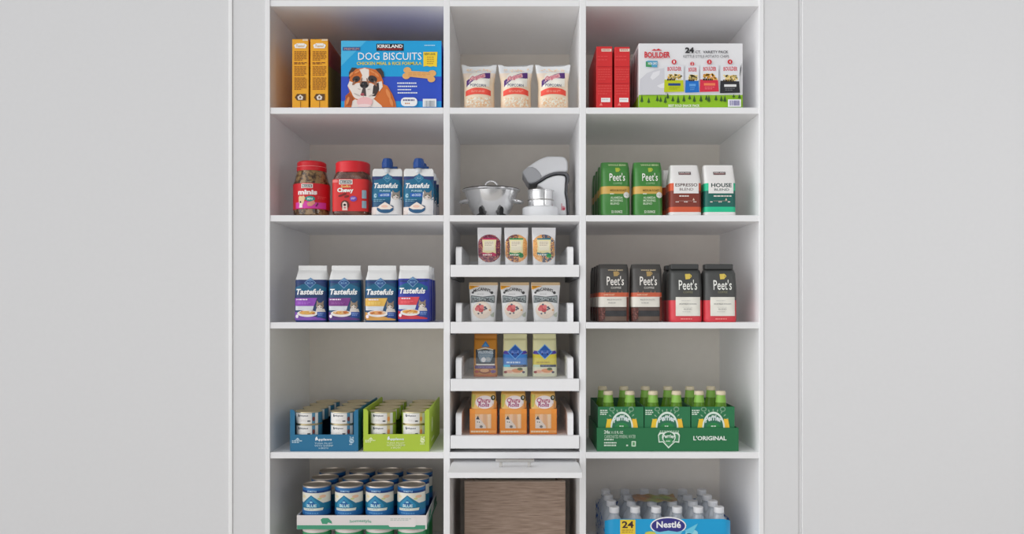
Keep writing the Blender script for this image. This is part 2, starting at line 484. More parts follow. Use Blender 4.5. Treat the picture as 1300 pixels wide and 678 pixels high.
cracker(370.9, 391.8, 'yellow cracker box standing spine out, next to the outer side panel', 150, 251)
cracker(394.0, 416.6, 'yellow cracker box standing spine out, next to the dog biscuit carton', 263, 372)

# ---- blue carton of dog biscuits
w, d, h = width(433, 560.6), 0.16, hgt(51.6, B1)
t = thing('dog_biscuit_box', 'large blue dog biscuit carton with a bulldog on its front, beside the yellow boxes', 'box', place(433, 560.6, B1, d))
carton(t, w, d, h, mat((40, 62, 175), 0.4))
K = (430, 40, 6.78)
p = Print(t, 'front_panel', flat(d), K, FY)
p.rect(21, 80, 884, 654, (22, 158, 216)); p.rect(21, 388, 884, 654, (44, 78, 190)); p.rect(21, 600, 884, 654, (30, 150, 214))
p.poly([(21, 80), (240, 80), (21, 300)], (70, 180, 226))
p = p.next('brand_badge')
p.rect(325, 106, 560, 167, BLACK); p.text('KIRKLAND', 334, 113, 551, 142, (245, 245, 245), 0.03); p.rect(334, 146, 551, 149, (200, 40, 45)); p.text('Signature', 345, 150, 540, 163, (205, 50, 55), 0.01, 0.3)
p = p.next('premium_tag')
p.rect(35, 134, 186, 166, (54, 92, 150)); p.text('PREMIUM', 48, 142, 176, 160, (178, 140, 130), 0.02)
p = p.next('title_lettering')
p.text('DOG BISCUITS', 168, 182, 714, 246, (240, 248, 252), 0.004); p.text('CHICKEN MEAL & RICE FORMULA', 157, 262, 714, 289, (226, 208, 60), 0.02)
p = p.next('size_lettering')
p.lines(738, 116, 850, 127, 1, (170, 218, 238), 0.8, 9)
p = p.next('claims_lettering')
p.lines(504, 440, 770, 455, 1, (225, 230, 244), 0.75, 16); p.lines(508, 468, 790, 483, 1, (225, 230, 244), 0.75, 17); p.lines(508, 497, 684, 510, 1, (225, 230, 244), 0.75, 11); p.lines(508, 524, 735, 538, 1, (225, 230, 244), 0.75, 14)
p = p.next('yellow_note')
p.poly([(728, 177), (850, 177), (845, 306), (815, 300), (790, 305), (760, 298), (730, 303)], (240, 205, 50)); p.text('NEW LOOK', 738, 186, 834, 206, (70, 70, 50), 0.02); p.lines(760, 218, 826, 292, 4, (190, 150, 50), 0.45, 3)
p = p.next('biscuit_picture')
BS = (226, 170, 104)
for bx, by in ((592, 335), (582, 385), (806, 362), (798, 412)): p.ell(bx, by, 33, 27, BS)
p.poly([(585, 340), (815, 352), (810, 412), (578, 388)], BS); p.lines(600, 356, 790, 392, 3, (205, 146, 82), 0.4, 5)
p = p.next('dog_picture')
OR, WH, DK, ORD = (206, 110, 48), (232, 222, 214), (62, 52, 50), (170, 80, 36)
p.poly([(50, 654), (52, 600), (80, 545), (130, 470), (330, 430), (420, 470), (462, 540), (490, 610), (496, 654)], OR)
p.poly([(110, 654), (120, 600), (180, 560), (300, 580), (370, 640), (378, 654)], WH)
p.poly([(88, 408), (90, 355), (115, 312), (150, 315), (180, 330), (135, 370), (115, 412)], DK); p.poly([(392, 395), (386, 350), (362, 318), (325, 322), (300, 335), (355, 365), (365, 400)], DK)
p.poly([(90, 440), (105, 370), (150, 325), (230, 312), (320, 330), (362, 375), (385, 430), (380, 480), (330, 560), (240, 600), (150, 590), (95, 520), (78, 470)], OR)
p.poly([(180, 330), (225, 316), (262, 330), (262, 430), (185, 430), (205, 380)], WH)
p.poly([(78, 470), (95, 430), (125, 440), (140, 520), (120, 540)], WH); p.poly([(330, 440), (372, 430), (380, 480), (350, 520)], WH)
p.ell(152, 412, 34, 26, DK, rot=-0.35); p.ell(293, 412, 40, 30, DK, rot=0.35); p.ell(156, 416, 11, 9, (20, 16, 16)); p.ell(290, 418, 12, 9, (20, 16, 16))
p.ell(172, 515, 58, 70, WH); p.ell(268, 520, 62, 74, WH); p.poly([(300, 470), (345, 440), (350, 500), (318, 560), (290, 560)], DK)
p.ell(222, 462, 38, 30, (46, 42, 44)); p.poly([(212, 480), (232, 480), (240, 560), (190, 552)], (78, 66, 66))
p.ell(226, 610, 68, 44, (236, 186, 186)); p.ell(222, 640, 60, 14, (244, 214, 212)); p.ell(206, 545, 16, 13, (170, 80, 88))
p.poly([(58, 560), (90, 530), (125, 575), (110, 640), (70, 640)], ORD)
MID = (222, 138, 78)
for q in ((110, 372, 26, 10, -0.9), (330, 376, 26, 10, 0.8), (160, 352, 26, 8, -0.5), (292, 350, 26, 8, 0.5), (430, 540, 16, 46, -0.4), (455, 610, 14, 40, -0.3), (80, 600, 12, 36, 0.3)): p.ell(q[0], q[1], q[2], q[3], MID, 14, q[4])
for q in ((195, 432, 7, 34, 0.25), (252, 436, 7, 34, -0.25), (132, 446, 8, 24, 0.5), (318, 452, 9, 26, -0.4)): p.ell(q[0], q[1], q[2], q[3], (150, 112, 92), 12, q[4])
for q in ((160, 548, 30, 6, 0.4), (285, 552, 28, 6, -0.4), (178, 500, 14, 4, 0.3), (262, 502, 14, 4, -0.3)): p.ell(q[0], q[1], q[2], q[3], (196, 184, 176), 12, q[4])
p.ell(213, 455, 7, 5, (96, 92, 94)); p.ell(200, 468, 7, 6, (22, 20, 22)); p.ell(244, 468, 7, 6, (22, 20, 22))
p = p.next('net_weight_patch')
p.rrect(538, 572, 678, 648, 34, (240, 240, 244)); p.lines(556, 588, 662, 606, 1, (110, 110, 140), 0.8, 5); p.lines(572, 618, 646, 634, 1, (205, 150, 110), 0.7, 4)
p = p.next('barcode')
p.rect(726, 584, 842, 653, (232, 234, 236))
for i in range(14): p.rect(742+i*6.2, 600, 742+i*6.2+random.choice((2, 3, 4)), 653, (150, 158, 165))
p.done()

# ---- three bags of popcorn
def popcorn(px0, px1, label, cxm):
    pw = px1-px0; w = width(px0, px1); h = hgt(76.8, B1)
    t = thing('popcorn_bag', label, 'bag', place(px0, px1, B1, 0.075), 'popcorn bags')
    k = w/45.0
    sec = [(0, 36*k, 0.05, 0, 4), (0.012, 39*k, 0.07, 0, 3.2), (0.05, 38.5*k, 0.074, 0, 3), (h*0.6, 38.5*k, 0.066, 0, 3), (h-0.026, 42*k, 0.022, 0, 3), (h-0.016, 43.6*k, 0.006, 0, 5), (h-0.006, 44.6*k, 0.004, 0, 8), (h, 45.6*k, 0.0035, 0, 8)]
    b = Bag(sec, [(0, (240, 214, 186)), (0.02, (244, 220, 194)), (h*0.70, (240, 222, 204)), (h-0.024, (226, 228, 230))], 0.3, 0.5, 0.0005)
    b.top = 0.005
    bo = link('bag', b.mesh('bag'), t)
    sf = b.surf
    p = Print(t, 'label', sf, (570, 70, 7.647), FY, 0, 0.0008, 0.006)
    o = cxm - 288
    p.poly([(200+o, 175), (230+o, 140), (300+o, 140), (395+o, 205), (392+o, 300), (175+o, 310)], (246, 236, 226))
    p.poly([(168+o, 240), (200+o, 212), (300+o, 160), (350+o, 142), (398+o, 140), (398+o, 214), (300+o, 214), (240+o, 240), (168+o, 302)], (84, 44, 116))
    p.poly([(200+o, 205), (345+o, 150), (352+o, 200), (200+o, 255)], (238, 190, 190)); p.text('Original', 205+o, 166, 345+o, 236, (206, 92, 120), 0.02, 0.3, 0, 0, -44)
    p.text('POPCORN', 204+o, 276, 358+o, 304, (92, 96, 118), 0.02, 0, 0, 0, 6)
    p = p.next('ribbon')
    T = [(160+o + 245*i/12, 342 - 26*(1-((i-6)/6)**2)) for i in range(13)]
    Bt = [(160+o + 245*i/12, 392 - 16*(1-((i-6)/6)**2)) for i in range(13)]
    for i in range(12): p.poly([T[i], T[i+1], Bt[i+1], Bt[i]], (236, 84, 68)) if i == 0 else p.poly([T[i], T[i+1], Bt[i+1], Bt[i]], (236, 84, 68))
    p.lines(215+o, 342, 355+o, 366, 2, (250, 170, 150), 0.4, 4)
    p = p.next('popcorn_print')
    p.blobs(170+o, 412, 400+o, 492, 55, [(250, 232, 212), (234, 196, 154), (252, 240, 226)], 5, 9)
    p.blobs(160+o, 100, 415+o, 130, 20, [(246, 226, 206), (238, 208, 178)], 5, 8)
    p.done()
popcorn(585.0, 630.2, 'popcorn bag nearest the divider beside the blue dog biscuit carton', 288)
popcorn(632.2, 677.4, 'popcorn bag standing between two others on the middle top shelf', 654)
popcorn(680.2, 725.4, 'popcorn bag nearest the divider beside the red boxes', 1020)

# ---- two red boxes, spine forward
def redbox(px0, px1, top, label, cx0):
    w, d, h = width(px0, px1), 0.21, hgt(top, B1)
    t = thing('snack_box', label, 'box', place(px0, px1, B1, d), 'red snack boxes')
    carton(t, w, d, h, mat((212, 50, 52), 0.4))
    p = Print(t, 'paper_label', flat(d), (735, 0, 4.842), FY)
    p.rect(cx0+32, 300, cx0+94, 317, (226, 206, 190)); p.lines(cx0+38, 304, cx0+90, 314, 1, (180, 110, 100), 0.6, 5)
    p = p.next('lower_label')
    p.rect(cx0+30, 602, cx0+86, 628, (240, 236, 234)); p.lines(cx0+34, 608, cx0+82, 622, 1, (205, 205, 205), 0.6, 5)
    p = p.next('small_print')
    for y in (345, 366): p.lines(cx0+8, y, cx0+94, y+10, 1, (226, 84, 84), 0.4, 4)
    p = p.next('fine_print')
    p.rect(cx0+2, 409, cx0+98, 412, (176, 34, 40))
    p = p.next('rule_line')
    p.rect(cx0+2, 512, cx0+98, 515, (176, 34, 40))
    p = p.next('ingredient_print')
    p.lines(cx0+10, 425, cx0+92, 500, 5, (222, 76, 74), 0.4, 5); p.lines(cx0+10, 525, cx0+92, 590, 4, (222, 76, 74), 0.4, 5)
    p = p.next('emblem')
    p.poly([(cx0+18, 650), (cx0+30, 630), (cx0+40, 650)], (236, 130, 120))
    p.done()
redbox(757.2, 777.5, 58.8, 'red snack box standing spine out against the divider', 106)
redbox(780.2, 799.6, 59.4, 'red snack box standing spine out, nearer the white potato chip carton', 218)

# ---- white carton of potato chips
w, d, h = width(810.8, 943.0), 0.24, hgt(55.0, B1)
t = thing('chip_box', 'white and green carton of potato chips, beside the red boxes', 'box', place(810.8, 943.0, B1, d))
carton(t, w, d, h, mat((228, 228, 230), 0.4))
p = Print(t, 'green_meadow', flat(d), (800, 45, 7.14), FY)
p.rect(78, 540, 1020, 653, (142, 190, 38))
for (x, y, hh) in ((106, 535, 68), (168, 560, 50), (246, 540, 55), (276, 555, 45), (318, 550, 60), (340, 522, 48), (386, 548, 48), (434, 542, 68), (486, 540, 58), (538, 540, 38), (580, 545, 55), (640, 540, 58), (690, 540, 45), (712, 540, 60), (776, 540, 48), (824, 545, 52), (856, 545, 55), (936, 535, 28), (988, 535, 36)):
    p.poly([(x-15, y+hh), (x, y), (x+15, y+hh)], (58, 92, 44)); p.rect(x-2, y+hh, x+3, y+hh+8, (62, 70, 40))
p.text('BEST SOLD SNACK PACK', 345, 628, 628, 650, (240, 244, 226), 0.03)
p = p.next('logo')
RD = (204, 52, 62)
p.poly([(190, 142), (215, 126), (236, 134), (252, 122), (290, 142)], RD); p.text('BOULDER', 128, 148, 360, 206, RD, 0.035, 0, 0, -0.12); p.text('CANYON', 164, 203, 298, 214, (220, 130, 130), 0.02)
p.poly([(140, 240), (160, 232), (246, 234), (243, 292), (140, 288)], (84, 160, 196)); p.poly([(140, 240), (185, 250), (195, 290), (140, 288)], (66, 150, 96)); p.text('NON GMO', 160, 246, 240, 270, (235, 240, 240), 0.02)
p = p.next('title_lettering')
p.text('24', 496, 112, 575, 164, (40, 40, 42), 0.05); p.text('CT.  VARIETY PACK', 588, 142, 886, 165, (72, 72, 76), 0.02); p.text('KETTLE STYLE POTATO CHIPS', 480, 182, 892, 206, (108, 108, 112), 0.005)
p = p.next('mountain_picture')
p.poly([(80, 480), (90, 400), (150, 345), (240, 310), (310, 300), (320, 540), (80, 540)], (206, 206, 212)); p.poly([(180, 385), (205, 340), (268, 322), (262, 360), (225, 390), (200, 408)], (226, 226, 230)); p.poly([(240, 460), (310, 430), (310, 480), (270, 480)], (228, 228, 232))
p = p.next('chip_bag_picture')
for i, (x0, x1, y0, yb, c) in enumerate(((302, 488, 282, 522, (188, 198, 30)), (492, 626, 290, 528, (36, 112, 196)), (624, 802, 284, 522, (212, 52, 74)), (806, 992, 284, 534, (48, 48, 52)))):
    m = (x0+x1)/2
    p.poly([(x0+6, y0+15), (x0+16, y0-8), (x1-16, y0-10), (x1-4, y0+5), (x1-8, yb-110), (x1, yb-6), (x0+2, yb-4), (x0+8, yb-110)], (222, 224, 228))
    p.poly([(x0+6, yb-118), (x1-10, yb-112), (x1-2, yb-8), (x0+2, yb-4)], c)
    p.ell(m, y0-38 if i != 1 else y0-28, 22 if i != 1 else 18, 22 if i != 1 else 18, RD); p.text('1234'[i], m-6, y0-50+(10 if i == 1 else 0), m+6, y0-26+(10 if i == 1 else 0), OFFW, 0.02)
    p.text('BOULDER', x0+34, y0+8, x1-26, y0+46, (206, 76, 86), 0.03, 0, 4)
    p.blobs(x0+38, yb-166, x1-24, yb-118, 34, [(240, 190, 84) if i != 2 else (240, 160, 60), (250, 216, 140) if i != 2 else (246, 180, 80)], 6, 11)
    p.lines(x0+30, yb-126, x1-30, yb-104, 1, (60, 48, 30), 0.8, 6)
    p.rect(x0+40, yb-84, x1-36, yb-62, ((40, 72, 130), (96, 160, 224), (236, 130, 90), (222, 222, 222))[i]); p.lines(x0+48, yb-50, x1-44, yb-20, 2, ((150, 168, 30), (110, 168, 224), (234, 120, 130), (120, 120, 124))[i], 0.4, 4)
p.poly([(992, 300), (1004, 256), (998, 330), (985, 380)], (80, 82, 86))
p = p.next('barcode')
p.rect(880, 586, 998, 653, (236, 236, 238))
for i in range(16): p.rect(896+i*5.6, 596, 896+i*5.6+random.choice((2, 3, 4)), 642, (104, 98, 160))
p.done()
s = Print(t, 'side_print', flat_left(w), None, 0)
for i in range(5): s.poly([(-d/2+0.002+i*0.045, 0.03), (-d/2+0.03+i*0.045, 0.03), (-d/2+0.05+i*0.045, h-0.01), (-d/2+0.03+i*0.045, h-0.01)], (176, 178, 182))
s.rect(-d/2+0.001, 0.0, d/2-0.001, 0.032, (142, 190, 38)); s.done()

# ================================================================= SECOND ROW
# ---- two jars of dog treats
KIB1 = noise_mat('mixed_treats', (82, 56, 38), (176, 140, 92), 75, rough=0.6, ramp=(0.42, 0.56))
KIB2 = noise_mat('brown_treats', (92, 52, 40), (134, 84, 64), 60, rough=0.6, ramp=(0.4, 0.6))
LIDR = mat((206, 34, 44), 0.35); LIDB = mat((216, 44, 52), 0.35)
JD = 0.092
h = hgt(204.3, B2); R = 0.0468
cxj = wx(395.6, FY+R); 
t = thing('dog_treat_jar', 'round jar of small mixed dog treats with a dark red lid, nearest the side panel', 'jar', (cxj, FY+R+0.002, B2+0.0004))
hb = wz(219, FY+R) - B2
prof = [(R-0.006, 0, 0), (R-0.001, 0.004, 0), (R, 0.010, 0), (R, wz(232.5, FY)-B2+0.004, 0), (R-0.003, wz(228, FY)-B2, 0), (R-0.010, hb+0.004, 0), (R-0.0125, hb+0.008, 0)]
link('treats', lathe('treats', [(r-0.0016, z+0.0012*(1 if i == 0 else 0.6), k) for i, (r, z, k) in enumerate(prof)], [KIB1], 48), t)
link('jar', lathe('jar', prof, [JARP], 48), t)
rl = 0.0372; zl = hb+0.0002
hl = h - zl + 0.004
ribs = [(rl+0.0004, zl, 0), (rl+0.001, zl+0.002, 0), (rl+0.001, zl+hl*0.42, 0), (rl-0.0004, zl+hl*0.46, 0), (rl, zl+hl*0.5, 0), (rl, zl+hl-0.003, 0), (rl-0.003, zl+hl, 0)]
lo = link('lid', lathe('lid', ribs, [LIDR], 56), t)
lg = link('lid_ring', lathe('lid_ring', [(rl+0.0014, zl+hl*0.405, 0), (rl+0.0016, zl+hl*0.43, 0), (rl+0.0012, zl+hl*0.445, 0)], [mat((232, 150, 150), 0.4)], 56), lo)
LZ0, LZ1 = wz(265, FY)-B2, wz(232.4, FY)-B2
lm = lathe('label', [(R+0.0003, LZ0, 0), (R+0.0006, LZ0+0.0002, 0), (R+0.0006, LZ1, 0), (R+0.0003, LZ1+0.0002, 0)], [mat((206, 36, 46), 0.4)], 56)
lab = link('label', lm, t)
p = Print(t, 'label_print', cyl(R), (365, 195, 7.973), FY, 0, 0.001, 0.006)
p.poly([(60, 492), (180, 480), (300, 492), (400, 488), (400, 552), (60, 552)], (214, 66, 166))
p.rect(136, 304, 252, 346, (236, 232, 224)); p.rect(143, 311, 245, 339, BLACK); p.text('MILK-BONE', 148, 316, 240, 334, (240, 240, 236), 0.02)
p.text('minis', 98, 364, 296, 414, (240, 226, 224), 0.05)
p.ell(226, 455, 48, 27, (52, 148, 140)); p.text('MINI', 200, 444, 252, 466, (220, 240, 236), 0.02)
p.poly([(105, 440), (118, 425), (140, 432), (165, 424), (178, 445), (165, 490), (150, 520), (125, 520), (108, 490)], (226, 196, 150)); p.ell(128, 488, 9, 10, (60, 40, 32)); p.poly([(118, 500), (148, 500), (150, 545), (112, 545)], (240, 228, 214))
p.poly([(195, 500), (262, 470), (276, 500), (240, 530), (205, 530)], (222, 150, 130)); p.poly([(276, 530), (300, 490), (308, 505), (290, 535)], (120, 40, 90))
p.lines(300, 430, 400, 462, 2, (230, 90, 90), 0.4, 4); p.done(parent=lab)

w, d = width(419.8, 467.0), 0.092; h = hgt(203.2, B2)
t = thing('dog_treat_jar', 'squarish jar of brown soft dog treats with a bright red lid, beside the round jar', 'jar', place(419.8, 467.0, B2, d))
hb = wz(217, FY) - B2
b = Bag([(0, w*0.93, d*0.93, 0, 5), (0.006, w, d, 0, 5), (wz(230, FY)-B2, w, d, 0, 5), (wz(223, FY)-B2, w*0.95, d*0.95, 0, 4), (hb, w*0.86, d*0.88, 0, 3)], [(0, JARP)], 0.3, 0.5)
bi = Bag([(z+0.0008, ww-0.003, dd-0.003, yc, e) for (z, ww, dd, yc, e) in b.sec], [(0, KIB2)], 0.6, 0.3)
link('treats', bi.mesh('treats'), t); link('jar', b.mesh('jar'), t)
rl = width(421.5, 465.4)/2
lo = link('lid', lathe('lid', [(rl-0.001, hb-0.002, 0), (rl, hb-0.001, 0), (rl, h-0.003, 0), (rl-0.003, h, 0)], [LIDB], 56), t)
lz0, lz1 = wz(268.3, FY)-B2, wz(227.4, FY)-B2
bl = Bag([(lz0, w+0.001, d+0.001, 0, 5), (lz1, w+0.001, d+0.001, 0, 5)], [(0, (212, 52, 52))], 0.4, 0.3)
lab = link('label', bl.mesh('label'), t)
p = Print(t, 'label_print', bl.surf, (365, 195, 7.973), FY, 0, 0.0008, 0.008)
p.rect(446, 264, 512, 292, (226, 120, 116)); p.rect(522, 264, 658, 312, (238, 234, 226)); p.rect(530, 272, 650, 304, BLACK); p.text('MILK-BONE', 536, 277, 644, 299, (240, 240, 236), 0.02)
p.text('Soft', 540, 318, 622, 346, (244, 196, 120), 0.03, 0.1); p.text('&', 626, 324, 640, 344, (244, 220, 160), 0.02); p.text('Chewy', 504, 348, 668, 404, (246, 238, 232), 0.05)
for x, y in ((540, 425), (600, 435), (575, 412)): p.ell(x, y, 26, 11, (120, 40, 36), rot=-0.3)
p.ell(668, 458, 36, 28, (112, 72, 168)); p.lines(644, 446, 692, 470, 2, (220, 205, 235), 0.5, 3)
p.ell(582, 520, 42, 46, (96, 52, 42)); p.poly([(556, 575), (558, 500), (580, 486), (602, 500), (610, 575)], (226, 206, 196)); p.ell(581, 520, 14, 12, (50, 36, 36)); p.ell(582, 548, 12, 9, (196, 120, 124))
p.rrect(754, 370, 795, 455, 6, (150, 176, 190)); p.rrect(754, 478, 795, 552, 6, (150, 176, 190))
p.done(parent=lab)

# ---- cat puree pouches
def cat_face(p, cx, cy, s, grey=(150, 140, 132), white=(226, 218, 212)):
    p.poly([(cx-30*s, cy-10*s), (cx-28*s, cy-52*s), (cx-6*s, cy-24*s)], grey); p.poly([(cx+30*s, cy-10*s), (cx+32*s, cy-50*s), (cx+6*s, cy-24*s)], grey)
    p.ell(cx, cy, 34*s, 30*s, grey); p.ell(cx, cy+12*s, 22*s, 20*s, white); p.ell(cx-13*s, cy-5*s, 6*s, 5*s, (70, 84, 60)); p.ell(cx+13*s, cy-5*s, 6*s, 5*s, (70, 84, 60)); p.ell(cx, cy+7*s, 4*s, 3*s, (210, 140, 136))
def pouch(px0, px1, label):
    w = width(px0, px1); h = hgt(212.5, B2); d = 0.046
    t = thing('puree_pouch', label, 'pouch', place(px0, px1, B2, d), 'cat puree pouches')
    b = Bag([(0, w*0.98, d*0.8, 0, 4), (0.01, w, d, 0, 3.5), (h*0.45, w, d*0.8, 0, 3.2), (h*0.8, w, d*0.36, 0, 3), (h-0.02, w, 0.008, 0, 4), (h-0.008, w, 0.004, 0, 6), (h-0.002, w*0.95, 0.003, 0, 6), (h, w*0.88, 0.0025, 0, 6)],
            [(0, (24, 82, 122)), (wz(222.5, FY)-B2, (228, 228, 226))], 0.32, 0.5)
    link('pouch', b.mesh('pouch'), t)
    sz = h - 0.006
    sp = link('spout', lathe('spout', [(0.0075, sz-0.004, 0), (0.0075, sz+0.004, 0), (0.0095, sz+0.0045, 0), (0.0095, sz+0.006, 0), (0.006, sz+0.007, 0), (0.006, sz+0.012, 0)], [mat((205, 210, 214), 0.3)], 24), t)
    cz = sz + 0.0075; ct = wz(199.5, FY)-B2
    cp = link('cap', lathe('cap', [(0.0136, cz, 0), (0.0145, cz+0.0015, 0), (0.0145, cz+(ct-cz)*0.55, 0), (0.0115, ct-0.0015, 0), (0.009, ct, 0)], [mat((36, 74, 140), 0.35)], 12, False), t)
    link('cap_tab', box_mesh('cap_tab', [(0.012, -0.004, cz-0.0015, 0.026, 0.004, cz+0.0045)], mat((30, 62, 112), 0.35), 0.0015), cp)
    p = Print(t, 'front_art', b.surf, (465, 195, 7.98), FY, 0, 0.0008, 0.008)
    o = 0 if px0 < 490 else None
    return t, b, p
def pouch_print(p, b):
    TEAL, NAVY, PALE = (32, 104, 138), (28, 66, 112), (232, 230, 230)
    p.poly([(45, 224), (130, 228), (200, 196), (280, 228), (354, 222), (354, 250), (280, 262), (130, 262), (45, 250)], (54, 62, 112))
    p.poly([(80, 262), (200, 230), (320, 262), (354, 330), (354, 470), (45, 470), (45, 330)], TEAL)
    p.poly([(246, 470), (250, 380), (300, 420), (354, 430), (354, 618), (220, 618)], PALE); p.poly([(45, 540), (120, 540), (120, 618), (45, 618)], (226, 214, 208)); p.rect(100, 575, 354, 618, PALE)
    p = p.next('emblem')
    p.poly([(155, 238), (205, 186), (256, 238), (205, 288)], (74, 138, 168)); p.poly([(168, 238), (205, 200), (243, 238), (205, 276)], (44, 112, 150)); p.text('BLUE', 185, 230, 226, 248, (170, 205, 220), 0.02)
    p = p.next('title_lettering')
    p.text('Tastefuls', 70, 292, 315, 346, (240, 240, 238), 0.03, 0.25); p.text('PUREES', 132, 364, 240, 384, (170, 205, 220), 0.03)
    p.rect(120, 396, 246, 438, (38, 96, 178)); p.text('with CHICKEN', 138, 404, 230, 430, (205, 224, 244), 0.02); p.ell(87, 424, 20, 26, (96, 150, 172)); p.text('C', 76, 406, 98, 440, (206, 224, 232), 0.02); p.lines(70, 462, 190, 492, 2, (120, 168, 190), 0.5, 4)
    p = p.next('cat_picture')
    cat_face(p, 297, 428, 1.25)
    p = p.next('bowl_picture')
    p.ell(192, 560, 85, 44, (46, 92, 132)); p.ell(192, 540, 84, 26, (30, 66, 104)); p.poly([(110, 545), (150, 515), (188, 490), (230, 515), (272, 545), (240, 566), (150, 566)], (238, 224, 214)); p.ell(186, 535, 34, 14, (236, 196, 176))
    p.done()
random.seed(11)
t1, b1, p1 = pouch(470.8, 509.2, 'front cat puree pouch nearest the jars'); pouch_print(p1, b1)
x2 = wx((511.1+549.5)/2, FY)
t2 = copy_tree(t1, (x2, t1.location.y, t1.location.z), 'front cat puree pouch nearest the divider, others lined up behind it')
for k, l in ((1, 'cat puree pouch directly behind the front one nearest the divider'), (2, 'rearmost cat puree pouch of the line nearest the divider')):
    copy_tree(t1, (x2, t1.location.y + 0.068*k, t1.location.z), l)

# ---- steel colander-like pan with two black feet
fy = 0.10
ox, oz = wx(623.2, fy), B2 + 0.0004
t = thing('steel_pan', 'shiny steel pan with a loop-handled lid and black feet, beside the stand mixer', 'pan', (ox, fy+0.03, oz))
def fz(y): return wz(190 + y/7.531, fy) - oz
def fx(x): return wx(575 + x/7.531, fy) - ox
Rr = 0.0785
z0, z1 = 0.004, fz(378)
prof = [(0.027, z0, 0)]
for i in range(0, 13):
    a = i/12
    prof.append((0.031 + (Rr-0.0065-0.031)*a**0.80, z0 + 0.001 + (z1-0.006-z0)*a**1.65, 0))
prof += [(Rr-0.004, z1-0.003, 0), (Rr, z1-0.0015, 0), (Rr, z1, 0)]
link('bowl', lathe('bowl', prof, [CHROME], 64), t)
ld = link('lid', lathe('lid', [(Rr-0.001, z1+0.0003, 0), (Rr-0.0005, z1+0.002, 0), (Rr*0.86, z1+0.005, 1), (Rr*0.5, z1+0.0085, 1), (0.02, z1+0.0105, 1), (0.004, z1+0.011, 1)], [mat((70, 66, 64), 0.3, raw=True), CHROME], 64), t)
zt = z1 + 0.0095
hr = [(0.0165*math.cos(a*PI/14)*1.05, 0.0, zt + 0.0165*math.sin(a*PI/14)) for a in range(15)]
link('lid_handle', tube_mesh('lid_handle', hr, 0.0026, CHROME, 12), ld)
for s in (-1, 1):
    zc = fz(478)
    c = [(s*(0.060 + 0.0245*math.sin(a*PI/10)), -0.019*math.cos(a*PI/10), zc - 0.0035*math.sin(a*PI/10)) for a in range(11)]
    link('side_handle', tube_mesh('side_handle', c, 0.004, CHROME, 12), t)
for s in (-1, 1):
    for yy, nm in ((-0.047, 'foot'), (0.047, 'foot')):
        xo = fx(270) if s < 0 else fx(467)
        sg = math.copysign(1, xo)
        out = [(xo+sg*0.0150, 0), (xo-sg*0.0085, 0), (xo-sg*0.0085, 0.0065), (xo-sg*0.0045, 0.0105), (xo-sg*0.0055, 0.016), (xo-sg*0.0050, 0.026), (xo-sg*0.0010, 0.0315), (xo+sg*0.0035, 0.030), (xo+sg*0.0055, 0.024), (xo+sg*0.0040, 0.013), (xo+sg*0.0115, 0.0095)]
        link('foot', prism_mesh('foot', out, 'y', yy-0.010, yy+0.010, BLACKP, 0.0008), t)

# ---- stand mixer with a steel bowl
my = 0.13
ox = wx(700, my)
def mx(x): return wx(575 + x/7.531, my) - ox
def mz(y): return wz(190 + y/7.531, my) - oz
t = thing('stand_mixer', 'white and grey stand mixer with its head out over a steel bowl', 'stand mixer', (ox, my+0.055, oz))
WP = mat((226, 227, 229), 0.3, name='white_plastic')
WP2 = mat((212, 213, 216), 0.35, name='pale_grey_plastic')
def mp(L): return [(mx(x), mz(y)) for x, y in L]
head = mp([(735, 318), (690, 262), (666, 222), (684, 186), (716, 160), (770, 122), (820, 92), (868, 70), (905, 58), (1058, 60), (1082, 80), (1098, 112), (1102, 165), (1098, 212), (1040, 208), (985, 212), (930, 228), (880, 252), (845, 276), (800, 302)])
hd = link('head', prism_mesh('head', head, 'y', -0.052, 0.052, WP2, 0.007), t)
nose = mp([(718, 312), (690, 262), (664, 222), (672, 196), (716, 165), (760, 162), (795, 178), (830, 212), (852, 250), (838, 282), (790, 308), (740, 322)])
n_ = link('nose_cover', prism_mesh('nose_cover', nose, 'y', -0.0545, 0.0545, mat((168, 169, 173), 0.45, raw=True, name='grey_plastic'), 0.004), hd)
link('top_cap', prism_mesh('top_cap', mp([(862, 76), (890, 52), (920, 46), (1040, 52), (1062, 76)]), 'y', -0.03, 0.03, WP, 0.004), hd)
strip = mp([(722, 322), (735, 306), (800, 288), (850, 262), (900, 232), (960, 214), (1020, 208), (1090, 216), (1112, 240), (1118, 285), (1100, 330), (1096, 420), (1108, 470), (1116, 560), (1118, 626), (1100, 626), (1092, 480), (1080, 420), (1084, 330), (1090, 262), (1070, 234), (1010, 228), (960, 234), (900, 258), (850, 290), (800, 314), (735, 330)])
link('trim_band', prism_mesh('trim_band', strip, 'y', -0.050, 0.050, DARKG, 0.002), t)
colm = mp([(660, 626), (664, 600), (700, 582), (860, 580), (890, 540), (895, 470), (880, 400), (850, 355), (800, 330), (850, 300), (900, 268), (960, 244), (1010, 236), (1070, 242), (1084, 262), (1078, 330), (1074, 420), (1086, 480), (1094, 626)])
st = link('stand', prism_mesh('stand', colm, 'y', -0.047, 0.047, WP, 0.006), t)
p = Print(t, 'emblem', lambda u, v, off: (u, -0.047-off, v), (575, 190, 7.531), my+0.006, 0, 0.0008)
p.ell(1056, 560, 20, 22, (214, 150, 160)); p.ell(1060, 566, 12, 12, (190, 70, 90)); p.rect(1036, 514, 1044, 580, (206, 140, 150)); p.done(parent=st)
bx = mx(838)
bl_ = link('mixing_bowl', lathe('mixing_bowl', [(0.026, mz(588), 0), (0.031, mz(584), 0), (0.0335, mz(545), 0), (0.0345, mz(470), 0), (0.0355, mz(402), 0), (0.0362, mz(400), 0)], [CHROME], 56), t)
bl_['label'] = 'polished steel mixing bowl'
bl_.location = (bx, -0.067, 0)
